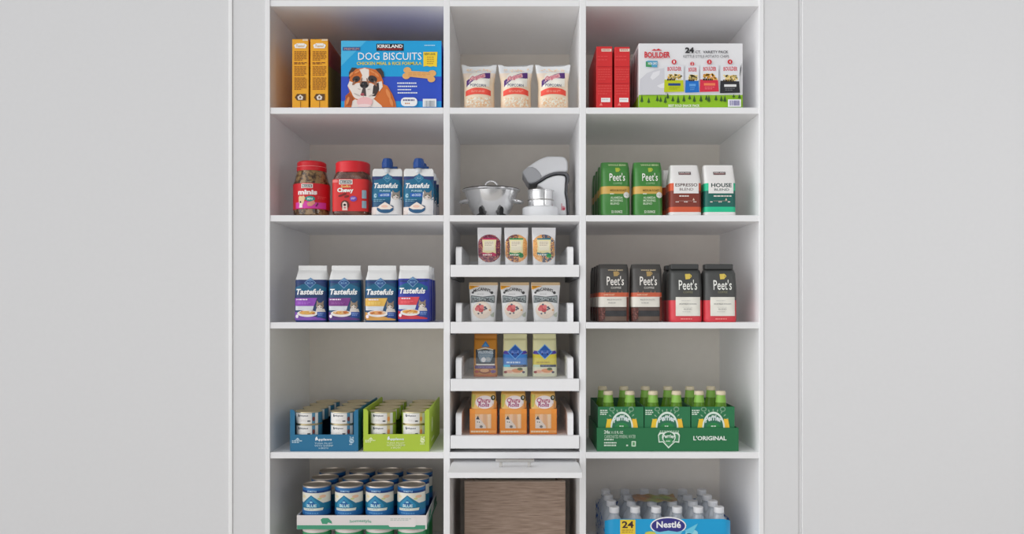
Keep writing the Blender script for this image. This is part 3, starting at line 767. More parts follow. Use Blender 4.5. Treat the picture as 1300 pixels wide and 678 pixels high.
link('rim', lathe('rim', [(0.0362, mz(412), 0), (0.0375, mz(408), 0), (0.0375, mz(402), 0), (0.0362, mz(398), 0)], [CHROME], 56), bl_)
link('band', lathe('band', [(0.0342, mz(500), 0), (0.0354, mz(496), 0), (0.0354, mz(490), 0), (0.0345, mz(486), 0)], [STEEL], 56), bl_)
# round white base plate of the mixer
bp = link('base_plate', lathe('base_plate', [(0.043, 0.0005, 0), (0.049, 0.004, 0), (0.0495, mz(572), 0), (0.046, mz(560), 0), (0.040, mz(556), 0), (0.037, mz(562), 0), (0.035, mz(590), 0)], [WP], 56), t)
bp.location = (bx, -0.067, 0)
# ---- green coffee bags
def mug(p, cx, cy, w, h, c=(214, 178, 84), c2=None):
    p.poly([(cx-w/2, cy-h/2), (cx+w*0.32, cy-h/2-h*0.06), (cx+w*0.30, cy+h*0.42), (cx-w*0.42, cy+h/2)], c)
    p.band(cx+w*0.30, cy-h*0.12, w*0.13, h*0.16, w*0.27, h*0.32, -100, 95, c)
GR, GR2 = (66, 130, 60), (92, 160, 78)
def brick_sections(w, d, h, top=0.012, narrow=0.985, e=5):
    return [(0, w*0.985, d*0.97, 0, e), (0.004, w, d, 0, e), (h*0.5, w, d*0.985, 0, e), (h-top-0.012, w*narrow, d*0.94, 0, e), (h-top, w*narrow*0.985, d*0.80, 0, e), (h-0.004, w*narrow*0.95, d*0.52, 0, e), (h, w*narrow*0.93, d*0.44, 0, 5)]
def green_bag(px0, px1):
    w, d, h = width(px0, px1), 0.064, hgt(204.6, B2)
    t = thing('coffee_bag', 'x', 'bag', place(px0, px1, B2, d), 'green coffee bags')
    g0, g1 = wz(246.2, FY)-B2, wz(236.6, FY)-B2
    b = Bag(brick_sections(w, d, h, 0.016), [(0, GR), (g0, (206, 166, 84)), (g1, GR)], 0.3, 0.55, 0.0004)
    link('bag', b.mesh('bag'), t)
    p = Print(t, 'logo', b.surf, (745, 200, 8.476), FY, 0, 0.001, 0.007)
    mug(p, 333, 132, 50, 46, (176, 190, 70)); p.text("Peet's", 244, 166, 412, 252, (240, 240, 232), 0.008); p.text('COFFEE', 284, 268, 380, 288, (150, 190, 140), 0.02)
    p = p.next('title_lettering')
    p.text('WHOLE BEAN', 234, 62, 424, 84, (190, 210, 160), 0.03)
    p = p.next('roast_lettering')
    p.text('MEDIUM ROAST', 250, 342, 428, 366, (130, 106, 40), 0.02)
    p.lines(250, 386, 312, 400, 1, (220, 226, 210), 0.7, 4)
    p.text('ALAMEDA', 254, 420, 386, 444, (196, 216, 186), 0.02); p.text('MORNING', 254, 452, 386, 476, (196, 216, 186), 0.02); p.text('BLEND', 254, 484, 350, 508, (196, 216, 186), 0.02)
    p = p.next('weight_lettering')
    p.text('32 OUNCE', 264, 570, 382, 598, (226, 232, 216), 0.02)
    p = p.next('round_seal')
    p.ell(428, 404, 34, 32, (226, 226, 220)); p.rect(402, 402, 454, 412, (150, 160, 160)); p.done()
    return t
random.seed(21)
g = green_bag(763.0, 800.6)
g['label'] = 'foremost green coffee bag of the line against the divider'
for k, l in enumerate(('green coffee bag second from the front along the divider', 'green coffee bag third from the front along the divider', 'rearmost green coffee bag of the line along the divider')):
    copy_tree(g, (g.location.x, g.location.y + 0.0665*(k+1), g.location.z), l)
copy_tree(g, (wx((804.2+842.6)/2, FY), g.location.y, g.location.z), 'green coffee bag standing beside the white and brown espresso bag')

# ---- two white-topped coffee bags
def blend_bag(x0, x1, xt0, xt1, dark, bright, word, off, label):
    w, d, h = width(x0, x1), 0.066, hgt(208.0, B2)
    t = thing('coffee_bag', label, 'bag', place(x0, x1, B2, d), 'white topped coffee bags')
    sh_ = (wx((xt0+xt1)/2, FY) - t.location.x)
    def z(c): return wz(200 + c/8.476, FY) - B2
    wt = width(xt0, xt1)
    sec = [(0, w*0.985, d*0.97, 0, 7), (0.003, w, d, 0, 7), (z(275), w*0.99, d, 0, 7), (z(250), w*0.97, d*0.95, 0, 7), (h-0.004, wt, d*0.42, 0, 7), (h, wt*0.985, d*0.38, 0, 7)]
    WHT = (228, 226, 224)
    b = Bag(sec, [(0, WHT), (z(588), bright), (z(532), dark), (z(358), bright), (z(276), WHT)], 0.4, 0.4)
    link('bag', b.mesh('bag'), t)
    p = Print(t, 'white_panel', b.surf, (840, 200, 8.476), FY, 0, 0.001, 0.007)
    p.rect(130+off, 262, 398+off, 386, (230, 228, 226))
    if word == 'ESPRESSO':
        p.text('ESPRESSO', 146, 278, 384, 312, (84, 62, 58), 0.02); p.text('BLEND', 192, 328, 340, 356, (120, 108, 106), 0.01)
    else:
        p.text('HOUSE', 532, 276, 752, 320, (34, 64, 60), 0.03); p.text('BLEND', 565, 334, 726, 358, (90, 106, 104), 0.02)
    p = p.next('brand_badge')
    o = 0 if word == 'ESPRESSO' else 375
    p.rect(190+o, 146, 322+o, 178, (66, 50, 50)); p.text('KIRKLAND', 198+o, 151, 314+o, 166, (222, 214, 212), 0.02); p.rect(198+o, 169, 314+o, 173, (170, 70, 66))
    p = p.next('fine_lettering')
    o = 0 if word == 'ESPRESSO' else 370
    p.lines(188+o, 408, 340+o+(50 if o else 0), 428, 1, (226, 216, 210), 0.7, 6)
    for q in (150, 240, 340): p.lines(q+o, 472, q+o+48, 488, 1, (220, 206, 200), 0.7, 2)
    p.rect(185+o, 466, 330+o, 469, (190, 160, 150)); p.poly([(330+o-20*(1 if o else 0), 462), (342+o-20*(1 if o else 0), 436), (354+o-20*(1 if o else 0), 462)], (224, 200, 180)); p.done()
    return t
e = blend_bag(850.2, 891.4, 851.4, 887.0, (128, 58, 46), (208, 92, 60), 'ESPRESSO', 0, 'front white and brown espresso coffee bag, another one behind it')
copy_tree(e, (e.location.x - 0.004, e.location.y + 0.075, e.location.z), 'white and brown espresso coffee bag half hidden behind the front one')
blend_bag(894.4, 935.2, 893.2, 930.8, (30, 100, 90), (38, 190, 142), 'HOUSE', 374, 'white and green coffee bag nearest the outer side panel')

# ================================================================= THIRD ROW
# ---- cat food bags with white tops
def cat_bag(x0, x1, xt0, xt1, crop, cx0, cx1, sh0, body, band, floor_c, plate_c, label):
    w, h, d = width(x0, x1), hgt(336.6, B3), 0.058
    t = thing('cat_food_bag', label, 'bag', place(x0, x1, B3, d), 'cat food bags')
    wt = width(xt0, xt1)
    zs = wz(crop[1] + sh0/crop[2], FY) - B3
    sec = [(0, w*0.96, d*0.94, 0, 5), (0.006, w, d, 0, 5), (zs*0.6, w, d, 0, 5), (zs, w*0.97, d*0.92, 0, 5), (h-0.020, wt*1.03, d*0.5, 0, 5), (h-0.013, wt*1.0, d*0.18, 0, 6), (h-0.012, wt, 0.007, 0, 8), (h, wt, 0.006, 0, 8)]
    b = Bag(sec, [(0, body), (zs+0.001, (228, 228, 227))], 0.36, 0.45, 0.0005)
    link('bag', b.mesh('bag'), t)
    p = Print(t, 'front_art', b.surf, crop, FY, 0, 0.001, 0.007)
    W = cx1 - cx0
    def X(f): return cx0 + f*W
    lo = (30, 100, 134) if body[0] < 45 else (52, 96, 190)
    p.poly([(X(.02), sh0+8), (X(.3), sh0+14), (X(.5), sh0-24), (X(.7), sh0+14), (X(.97), sh0+6), (X(.97), sh0+24), (X(.5), sh0+30), (X(.02), sh0+26)], (44, 62, 116))
    p.poly([(X(.03), sh0+75), (X(.3), sh0+38), (X(.5), sh0+55), (X(.7), sh0+38), (X(.97), sh0+75), (X(.97), sh0+110), (X(.03), sh0+110)], lo)
    p = p.next('floor_print')
    yb = sh0 + 405
    p.poly([(X(.02), yb-85), (X(.3), yb-60), (X(.96), yb-12), (X(.96), yb), (X(.02), yb)], floor_c)
    p.poly([(X(.05), sh0+255), (X(.62), sh0+255), (X(.58), sh0+305), (X(.05), sh0+305)], (214, 218, 224))
    p = p.next('emblem')
    cy = sh0 + 28; r = .18*W
    p.poly([(X(.5)-r, cy), (X(.5), cy-56), (X(.5)+r, cy), (X(.5), cy+56)], (120, 160, 196)); p.poly([(X(.5)-r+7, cy), (X(.5), cy-48), (X(.5)+r-7, cy), (X(.5), cy+48)], (44, 84, 140)); p.text('BLUE', X(.5)-r*.5, cy-8, X(.5)+r*.5, cy+12, (120, 160, 200), 0.02)
    p = p.next('title_lettering')
    p.text('Tastefuls', X(.075), sh0+88, X(.90), sh0+148, (238, 238, 238), 0.035, 0.22)
    p = p.next('flavour_band')
    p.poly([(X(.03), sh0+182), (X(.72), sh0+180), (X(.62), sh0+262), (X(.03), sh0+262)], band); p.lines(X(.07), sh0+190, X(.5), sh0+208, 1, (236, 222, 236), 0.7, 5); p.lines(X(.12), sh0+222, X(.52), sh0+252, 2, tuple(min(255, c+40) for c in band), 0.4, 4)
    p = p.next('cat_picture')
    cat_face(p, X(.80), sh0+262, 1.12, (150, 132, 116), (226, 220, 214)); p.poly([(X(.66), sh0+330), (X(.7), sh0+285), (X(.93), sh0+290), (X(.97), sh0+330)], (214, 206, 198))
    p = p.next('plate_picture')
    p.ell(X(.42), sh0+338, W*.31, 34, (232, 228, 224)); p.ell(X(.42), sh0+330, W*.25, 20, plate_c)
    for i in range(10): p.ell(X(.42)+random.uniform(-.2, .2)*W, sh0+330+random.uniform(-12, 12), 16, 7, random.choice([(214, 130, 70), (230, 176, 90), (190, 110, 60), (240, 220, 190)]), 10)
    p.ell(X(.11), sh0+366, 16, 18, (236, 226, 236))
    p.rect(X(.72), sh0+322, X(.97), sh0+380, (44, 76, 150)); p.lines(X(.75), sh0+334, X(.94), sh0+366, 2, (130, 160, 210), 0.5, 3)
    p.done()
    return t
random.seed(5)
cI, cJ = (365, 330, 7.979), (455, 330, 7.981)
NV = (26, 58, 104)
cat_bag(372.6, 414.6, 376.2, 412.8, cI, 62, 396, 205, (28, 56, 106), (142, 74, 178), (132, 84, 180), (214, 170, 100), 'cat food bag with a bright purple band, nearest the outer side panel')
cat_bag(415.4, 457.8, 418.2, 455.4, cI, 402, 740, 205, (24, 76, 114), (122, 56, 132), (100, 64, 132), (220, 176, 120), 'cat food bag with a dark plum band, second from the outer side panel')
cat_bag(461.9, 503.8, 464.4, 500.6, cJ, 56, 388, 207, (24, 74, 116), (224, 178, 84), (214, 160, 84), (226, 160, 110), 'cat food bag with a yellow band')
r = cat_bag(503.9, 545.0, 505.6, 543.3, cJ, 390, 710, 194, (44, 58, 158), (216, 72, 82), (206, 62, 76), (226, 170, 84), 'foremost cat food bag with a red band, nearest the divider')
r.location.y += 0.0
for k, l in ((1, 'cat food bag right behind the red banded one nearest the divider'), (2, 'rearmost cat food bag of the line near the divider')):
    copy_tree(r, (r.location.x, r.location.y + 0.062*k, r.location.z), l)

# ---- dark coffee bags with a white label band
def dark_bag(px0, px1):
    w, d, h = width(px0, px1), 0.060, hgt(335.0, B3)
    t = thing('coffee_bag', 'x', 'bag', place(px0, px1, B3, d), 'dark coffee bags with a cream band')
    def z(c): return wz(330 + c/7.98, FY) - B3
    b = Bag(brick_sections(w, d, h, 0.012), [(0, (84, 66, 60)), (z(478), (222, 218, 208)), (z(375), (196, 92, 60)), (z(332), (72, 70, 68))], 0.36, 0.5, 0.0004)
    link('bag', b.mesh('bag'), t)
    p = Print(t, 'logo', b.surf, (745, 330, 7.98), FY, 0, 0.001, 0.007)
    mug(p, 298, 142, 58, 48, (176, 148, 96)); p.text("Peet's", 202, 164, 376, 258, (236, 232, 226), 0.008); p.text('COFFEE', 244, 272, 348, 292, (196, 192, 186), 0.02)
    p = p.next('title_lettering')
    p.text('WHOLE BEAN', 214, 96, 364, 110, (206, 186, 150), 0.03); p = p.next('roast_lettering'); p.text('DARK ROAST', 174, 344, 282, 362, (236, 190, 160), 0.02)
    p.text('MAJOR DICKASON', 206, 396, 350, 414, (160, 158, 156), 0.005); p.lines(216, 430, 340, 446, 1, (184, 182, 178), 0.6, 4)
    p = p.next('wood_grain_print')
    p.poly([(116, 484), (186, 484), (184, 590), (160, 618), (124, 618)], (92, 54, 48)); p.rect(404, 376, 432, 618, (116, 60, 50)); p.rect(190, 486, 402, 512, (92, 78, 72)); p.rect(190, 516, 402, 570, (56, 56, 58)); p.rect(186, 572, 402, 618, (104, 88, 78))
    p.blobs(122, 490, 184, 612, 26, [(150, 96, 88), (70, 40, 38)], 3, 6)
    for q in (180, 230, 310, 352): p.poly([(q, 330), (q+3, 308), (q+6, 330)], (196, 150, 124))
    p.done()
    return t
random.seed(31)
g = dark_bag(760.0, 799.6); g['label'] = 'foremost dark coffee bag with a cream band, in the line against the divider'
for k, l in enumerate(('dark cream banded coffee bag second from the front along the divider', 'dark cream banded coffee bag third from the front along the divider', 'rearmost dark cream banded coffee bag along the divider')):
    copy_tree(g, (g.location.x, g.location.y + 0.063*(k+1), g.location.z), l)
copy_tree(g, (wx((801.6+842.0)/2, FY), g.location.y, g.location.z), 'dark cream banded coffee bag beside the red and grey coffee bags')

# ---- grey and red coffee bags
def red_bag(x0, x1, f0, f1):
    w, d, h = width(x0, x1), 0.064, hgt(335.0, B3)
    t = thing('coffee_bag', 'x', 'bag', place(x0, x1, B3, d), 'grey and red coffee bags')
    def z(c): return wz(330 + c/7.98, FY) - B3
    GY = (72, 73, 72)
    sec = [(0, w*0.96, d*0.95, 0, 5), (0.006, w, d, 0, 5), (h*0.6, w, d*0.98, 0, 5), (z(96)-0.010, w*0.965, d*0.86, 0, 4.5), (z(96)-0.002, w*0.90, d*0.6, 0, 4.5), (z(92), w*0.86, d*0.4, 0, 5)]
    b = Bag(sec, [(0, (212, 66, 76)), (z(410), GY)], 0.4, 0.45, 0.0004)
    link('bag', b.mesh('bag'), t)
    wf = width(f0, f1)
    xo = wx((f0+f1)/2, FY) - t.location.x
    link('folded_top', box_mesh('folded_top', [(xo-wf/2, -d*0.36, z(96)+0.0002, xo+wf/2, d*0.12, h)], mat((66, 67, 67), 0.4), 0.0025), t)
    p = Print(t, 'logo', b.surf, (840, 330, 7.98), FY, 0, 0.001, 0.007)
    mug(p, 270, 170, 64, 54, (218, 192, 92)); p.text("Peet's", 174, 200, 360, 304, (236, 236, 230), 0.008); p.text('COFFEE', 218, 316, 316, 338, (130, 128, 104), 0.02)
    p = p.next('cream_label')
    p.rect(142, 376, 392, 568, (228, 226, 216)); p.lines(200, 410, 330, 420, 1, (200, 198, 192), 0.6, 5); p.text('DECAF MAJOR DICKASON', 178, 440, 352, 456, (112, 110, 112), 0.02); p.text('BLEND', 224, 492, 306, 506, (160, 158, 156), 0.01); p.lines(212, 478, 322, 484, 1, (196, 194, 188), 0.6, 5); p.lines(210, 522, 324, 532, 1, (196, 194, 188), 0.6, 5)
    p = p.next('base_lettering')
    p.lines(192, 592, 346, 608, 1, (236, 140, 136), 0.7, 6); p.done()
    return t
g = red_bag(850.4, 892.8, 852.4, 888.2); g['label'] = 'front grey and red coffee bag beside the dark cream banded bags'
for k, l in ((1, 'grey and red coffee bag directly behind the front one beside the dark bags'),):
    copy_tree(g, (g.location.x, g.location.y + 0.068*k, g.location.z), l)
copy_tree(g, (wx((894.6+936.6)/2, FY), g.location.y, g.location.z), 'grey and red coffee bag nearest the outer side panel')

# ================================================================= PULL-OUT TRAYS
TY = 0.022                                                # goods on the trays stand behind the clear front
def tplace(px0, px1, k, d): return (wx((px0+px1)/2, TY), TY + d/2, TRAYZ[k] + 0.0004)
def twidth(px0, px1): return (px1-px0)*0.001*(2+TY)
# ---- uppermost tray: three white pouches with a round seed picture
cK = (570, 280, 7.647)
def seed_pouch(cx0, cx1, main, spots, band, dot, label, second=None):
    x0, x1 = 570+cx0/7.647, 570+cx1/7.647
    w, d, h = twidth(x0, x1), 0.044, wz(280+63/7.647, TY) - TRAYZ[0]
    t = thing('grain_pouch', label, 'pouch', tplace(x0, x1, 0, d), 'white pouches with seed pictures')
    b = Bag([(0, w*0.90, d*0.85, 0, 5), (0.005, w*0.92, d, 0, 5), (h*0.35, w*0.95, d*0.9, 0, 4.5), (h*0.75, w*0.985, d*0.4, 0, 4), (h-0.016, w, 0.007, 0, 6), (h, w, 0.005, 0, 8)], [(0, (226, 226, 228))], 0.36, 0.45)
    link('pouch', b.mesh('pouch'), t)
    p = Print(t, 'seed_picture', b.surf, cK, TY, 0, 0.001, 0.006)
    m = (cx0+cx1)/2; R = (cx1-cx0)*0.455
    def ins(x, y): return abs(x-m) < R*0.99 and ((x-m)/(R*1.16))**2 + ((y-268)/138)**2 < 1
    P = []
    for i in range(40):
        a = 2*PI*i/40; P.append((max(m-R, min(m+R, m+R*1.16*math.cos(a))), 268+138*math.sin(a)))
    p.poly(P, main)
    if second: p.poly([q if (q[0]-m)*second[1] > -R*0.2 else (m-second[1]*R*0.2, q[1]) for q in P], second[0])
    p.blobs(m-R, 135, m+R, 402, 130, spots, 4, 8, ins)
    p = p.next('label')
    p.poly([(m-70, 178), (m+70, 178), (m+62, 250), (m+66, 318), (m-66, 318), (m-62, 250)], (234, 224, 176)); p.rect(m-50, 196, m+48, 290, (236, 228, 206)); p.lines(m-44, 204, m+40, 250, 3, (186, 170, 150), 0.4, 4)
    p.rect(m-66, 168, m+68, 182, band); p.poly([(m-68, 308), (m-10, 318), (m+40, 310), (m+66, 322), (m+66, 346), (m-10, 344), (m-68, 330)], band); p.lines(m-60, 326, m+60, 352, 1, (236, 232, 226), 0.5, 5)
    if dot: p.ell(m+48, 342, 24, 20, dot)
    p.done()
    return t
random.seed(3)
seed_pouch(272, 508, (122, 52, 76), [(88, 34, 58), (160, 92, 112), (190, 120, 96)], (196, 52, 98), None, 'white grain pouch with a dark red seed picture')
seed_pouch(536, 770, (232, 170, 104), [(240, 190, 130), (220, 150, 84)], (44, 146, 86), (40, 128, 76), 'white grain pouch with an orange and brown seed picture, between two others', ((118, 78, 82), -1))
seed_pouch(806, 1040, (236, 176, 108), [(242, 196, 140), (222, 156, 88)], (64, 128, 140), (50, 158, 84), 'white grain pouch with an orange and blue-grey seed picture', ((84, 90, 112), 1))
# ---- second tray: three oatmeal bags
def oat(cx0, cx1, label):
    x0, x1 = 570+cx0/7.647, 570+cx1/7.647
    w, d, h = twidth(x0, x1), 0.060, wz(350+64/7.647, TY) - TRAYZ[1]
    t = thing('oatmeal_bag', label, 'bag', tplace(x0, x1, 1, d), 'oatmeal bags')
    zf = wz(350+92/7.647, TY) - TRAYZ[1]
    b = Bag([(0, w*0.80, d*0.9, 0, 5), (0.005, w*0.82, d, 0, 5), (h*0.4, w*0.88, d*0.9, 0, 4.5), (h*0.75, w*0.95, d*0.5, 0, 4), (zf-0.006, w*0.99, 0.016, 0, 5), (zf, w, 0.009, 0, 6), (h, w*0.985, 0.007, 0, 7)], [(0, (224, 224, 224)), (zf, (206, 178, 138))], 0.4, 0.4)
    link('bag', b.mesh('bag'), t)
    p = Print(t, 'corner_flash', b.surf, (570, 350, 7.647), TY, 0, 0.001, 0.006)
    o = cx0 - 186
    p.poly([(190+o, 94), (300+o, 96), (250+o, 112), (205+o, 132), (192+o, 130)], (236, 168, 56)); p.text('NEW', 202+o, 100, 240+o, 114, (150, 96, 30), 0.02)
    p = p.next('title_lettering')
    p.text("McCANN'S", 234+o, 134, 402+o, 166, (70, 70, 70), 0.02, 0, 22); p.ell(228+o, 163, 11, 11, (80, 80, 80)); p.ell(414+o, 165, 14, 14, (70, 70, 70)); p.lines(270+o, 174, 376+o, 186, 1, (190, 190, 190), 0.6, 4)
    p.poly([(210+o, 190), (326+o, 204), (442+o, 190), (442+o, 264), (326+o, 246), (210+o, 264)], (84, 92, 94)); p.poly([(217+o, 200), (326+o, 212), (435+o, 200), (435+o, 254), (326+o, 238), (217+o, 254)], (170, 178, 178)); p.text('IRISH OATMEAL', 222+o, 208, 430+o, 246, (66, 72, 76), 0.03, 0, -6)
    p = p.next('porridge_picture')
    p.ell(322+o, 334, 92, 84, (226, 208, 190)); p.ell(322+o, 334, 92, 84, (226, 210, 194)); p.ell(318+o, 318, 76, 56, (236, 220, 204))
    for x, y, r, c in ((290, 310, 30, (206, 70, 76)), (310, 330, 28, (196, 56, 64)), (272, 324, 22, (216, 96, 100)), (318, 302, 22, (222, 110, 110)), (350, 308, 12, (66, 70, 92)), (362, 320, 10, (52, 56, 80)), (286, 368, 9, (66, 70, 92)), (300, 280, 10, (66, 70, 92)), (320, 362, 9, (60, 64, 84)), (396, 334, 10, (206, 150, 90)), (346, 330, 9, (56, 60, 84))): p.ell(x+o, y, r, r*.9, c, 12)
    p.poly([(400+o, 380), (440+o, 350), (436+o, 400), (414+o, 400)], (176, 182, 164)); p.done()
    return t
a = oat(186, 474, 'oatmeal bag on the second tray, nearest the cat food bags side')
copy_tree(a, (wx(570+638/7.647, TY), a.location.y, a.location.z), 'oatmeal bag standing between the two other oatmeal bags')
copy_tree(a, (wx(570+942/7.647, TY), a.location.y, a.location.z), 'oatmeal bag on the second tray, nearest the coffee bags side')
# ---- third tray: three dog food bags
cM = (570, 418, 7.647)
def small_bag(cx0, cx1, col, bands, label, fy=0.075):
    x0, x1 = 570+cx0/7.647, 570+cx1/7.647
    w, d, h = (x1-x0)*0.001*(2+fy), 0.054, wz(418+50/7.647, fy) - TRAYZ[2]
    t = thing('dog_food_bag', label, 'bag', (wx((x0+x1)/2, fy), fy+d/2, TRAYZ[2]+0.0004), 'small dog food bags on a tray')
    def z(c): return wz(418 + c/7.647, fy) - TRAYZ[2]
    b = Bag([(0, w*0.98, d*0.96, 0, 6), (0.004, w, d, 0, 6), (h*0.6, w*0.985, d*0.97, 0, 5), (h*0.85, w*0.965, d*0.55, 0, 5), (h-0.012, w*0.95, 0.01, 0, 6), (h, w*0.95, 0.006, 0, 8)], [(z(c), k) for c, k in bands], 0.34, 0.5)
    b.bands[0] = (0, b.bands[0][1])
    link('bag', b.mesh('bag'), t)
    return t, Print(t, 'front_art', b.surf, cM, fy, 0, 0.001, 0.006)
t, p = small_bag(236, 470, None, [(462, (200, 134, 46)), (70, (186, 120, 44))], 'mustard coloured dog food bag on the third tray')
p.poly([(258, 196), (450, 196), (446, 336), (262, 336)], (52, 62, 70)); p.poly([(285, 210), (420, 206), (430, 260), (400, 320), (310, 322), (280, 260)], (128, 146, 160)); p.ell(335, 296, 22, 24, (222, 222, 224)); p.ell(380, 290, 24, 18, (170, 176, 180)); p.poly([(262, 336), (446, 336), (440, 350), (268, 350)], (226, 222, 214))
p = p.next('title_lettering'); p.text('WILDERNESS', 278, 212, 430, 240, (196, 206, 212), 0.03, 0, 6); p.poly([(275, 196), (352, 176), (430, 196), (430, 206), (352, 190), (275, 206)], (220, 210, 190)); p.lines(300, 250, 410, 280, 2, (160, 176, 186), 0.4, 4)
p = p.next('emblem'); p.poly([(314, 172), (354, 116), (394, 172)], (56, 118, 178)); p.poly([(330, 166), (354, 132), (378, 166)], (86, 148, 200))
p = p.next('flavour_band'); p.rect(252, 352, 452, 382, (84, 62, 120)); p.text('CHICKEN', 280, 358, 424, 376, (150, 136, 176), 0.02)
p = p.next('food_picture'); p.ell(350, 408, 60, 24, (150, 80, 52)); p.ell(345, 400, 44, 18, (214, 160, 110)); p.ell(270, 412, 20, 14, (176, 70, 60)); p.ell(430, 410, 26, 16, (120, 90, 140)); p.poly([(240, 440), (466, 440), (466, 458), (240, 458)], (196, 110, 60)); p.done()
for (cx0, cx1, c1, c2, lab) in ((522, 764, (56, 128, 206), (76, 190, 226), 'cream and blue dog food bag on the third tray'), (812, 1050, (216, 200, 66), (196, 214, 190), 'cream and yellow dog food bag on the third tray')):
    t, p = small_bag(cx0, cx1, None, [(462, (222, 222, 196)), (366, c1), (244, (228, 224, 178)), ], lab)
    m = (cx0+cx1)/2
    p.poly([(cx0+4, 206), (m-60, 214), (m+60, 214), (cx1-4, 206), (cx1-6, 238), (m, 250), (cx0+6, 240)], (74, 62, 164))
    p.poly([(cx0+6, 244), (cx1-6, 244), (cx1-6, 262), (m, 300), (cx0+6, 262)], c1)
    p = p.next('emblem'); p.poly([(m-76, 220), (m, 146), (m+76, 220), (m, 294)], (110, 170, 226)); p.poly([(m-66, 220), (m, 156), (m+66, 220), (m, 284)], (44, 92, 176)); p.text('BLUE', m-36, 208, m+36, 234, (120, 150, 214), 0.03)
    for q in (-26, 26): p.ell(m+q, 240, 9, 9, (30, 40, 110))
    p = p.next('flavour_band'); p.rect(cx0+74, 344, cx1-10, 366, (54, 66, 92)); p.lines(cx0+84, 350, cx1-20, 362, 1, (120, 130, 150), 0.6, 5); p.rect(cx0+6, 344, cx0+70, 366, c2); p.lines(cx0+36, 314, cx1-40, 332, 1, (190, 214, 236) if c1[2] > 150 else (190, 170, 60), 0.9, 5)
    p = p.next('food_picture'); p.ell(m-8, 408, 92, 28, (232, 216, 190)); p.ell(m+20, 402, 56, 20, (222, 150, 104)); p.ell(m-60, 410, 36, 14, (226, 176, 150)); p.ell(m+46, 386, 26, 14, (92, 104, 56)); p.ell(cx1-40, 416, 14, 10, (70, 60, 90)); p.ell(cx0+26, 416, 16, 12, (150, 64, 60)); p.done()
# ---- lowest tray: three packs of cat treats in orange display boxes
cN = (570, 490, 7.135)
def treat(cx0, cx1, label, fy=0.030):
    x0, x1 = 570+cx0/7.135, 570+cx1/7.135
    w, d = (x1-x0)*0.001*(2+fy), 0.075
    def z(c): return wz(490 + c/7.135, fy) - TRAYZ[3]
    t = thing('cat_treat_pack', label, 'pack', (wx((x0+x1)/2, fy), fy+d/2, TRAYZ[3]+0.0004), 'orange cat treat packs')
    zf = z(210); h = z(48)
    ORG = (236, 150, 60)
    # the open display box: a front with a window, sides and a back
    link('display_box', box_mesh('display_box', [(-w/2, -d/2, 0, -w/2+0.0012, d/2, zf), (w/2-0.0012, -d/2, 0, w/2, d/2, zf), (-w/2, -d/2, 0, w/2, -d/2+0.0012, zf), (-w/2, d/2-0.0012, 0, w/2, d/2, zf*1.1), (-w/2, -d/2, 0, w/2, d/2, 0.0012)], mat(ORG, 0.42), 0), t)
    wb = w*0.93
    b = Bag([(0.0016, wb*0.96, d*0.9, 0, 6), (0.008, wb*0.98, d*0.94, 0, 6), (zf, wb, d*0.92, 0, 5), (z(80), wb*0.975, d*0.6, 0, 5), (z(66), wb*0.95, d*0.4, 0, 5), (h-0.003, wb*0.92, 0.02, 0, 6), (h, wb*0.92, 0.016, 0, 6)], [(0.0016, (236, 196, 120)), (z(82), (214, 168, 84))], 0.34, 0.5)
    pk = link('treat_bag', b.mesh('treat_bag'), t)
    o = cx0 - 187
    p = Print(t, 'title_lettering', b.surf, cN, fy, 0, 0.001, 0.006)
    p.poly([(202+o, 80), (240+o, 88), (225+o, 190), (204+o, 200)], (196, 190, 96)); p.poly([(330+o, 208), (432+o, 140), (430+o, 208)], (240, 176, 110))
    p.ell(322+o, 150, 84, 58, (238, 230, 232)); p.text('Churu', 252+o, 112, 374+o, 154, (178, 76, 112), 0.03, 0.1); p.text('Rolls', 264+o, 152, 364+o, 192, (164, 70, 120), 0.03, 0.1)
    p.ell(398+o, 112, 20, 22, (52, 66, 50)); p.ell(400+o, 110, 8, 12, (226, 226, 220)); p.done(parent=pk)
    f = Print(t, 'window_picture', flat(d), cN, fy)
    f.rect(236+o, 212, 384+o, 384, (232, 188, 140)); f.rect(236+o, 212, 384+o, 256, (232, 160, 86))
    for i in range(3): f.poly([(276+o+i*36, 258), (304+o+i*36, 254), (306+o+i*36, 384), (282+o+i*36, 384)], ((240, 200, 168), (226, 178, 140), (242, 208, 176))[i])
    f.poly([(240+o, 290), (262+o, 270), (290+o, 310), (330+o, 360), (336+o, 384), (240+o, 384)], (226, 216, 208)); f.poly([(244+o, 302), (262+o, 268), (278+o, 304)], (76, 70, 72)); f.ell(266+o, 330, 22, 22, (232, 224, 216)); f.ell(258+o, 326, 5, 5, (80, 80, 76)); f.ell(276+o, 328, 5, 5, (80, 80, 76)); f.ell(292+o, 368, 14, 12, (130, 126, 126))
    f = f.next('base_lettering'); f.rect(192+o, 402, 430+o, 424, (238, 170, 100)); f.lines(200+o, 406, 424+o, 422, 1, (246, 226, 200), 0.8, 9); f.done()
    return t
random.seed(9)
a = treat(187, 434, 'orange cat treat pack on the lowest tray, nearest the green tray of cans')
copy_tree(a, (wx(570+582/7.135, 0.030), a.location.y, a.location.z), 'orange cat treat pack standing between the two others')
copy_tree(a, (wx(570+854/7.135, 0.030), a.location.y, a.location.z), 'orange cat treat pack on the lowest tray, nearest the green bottle crate')

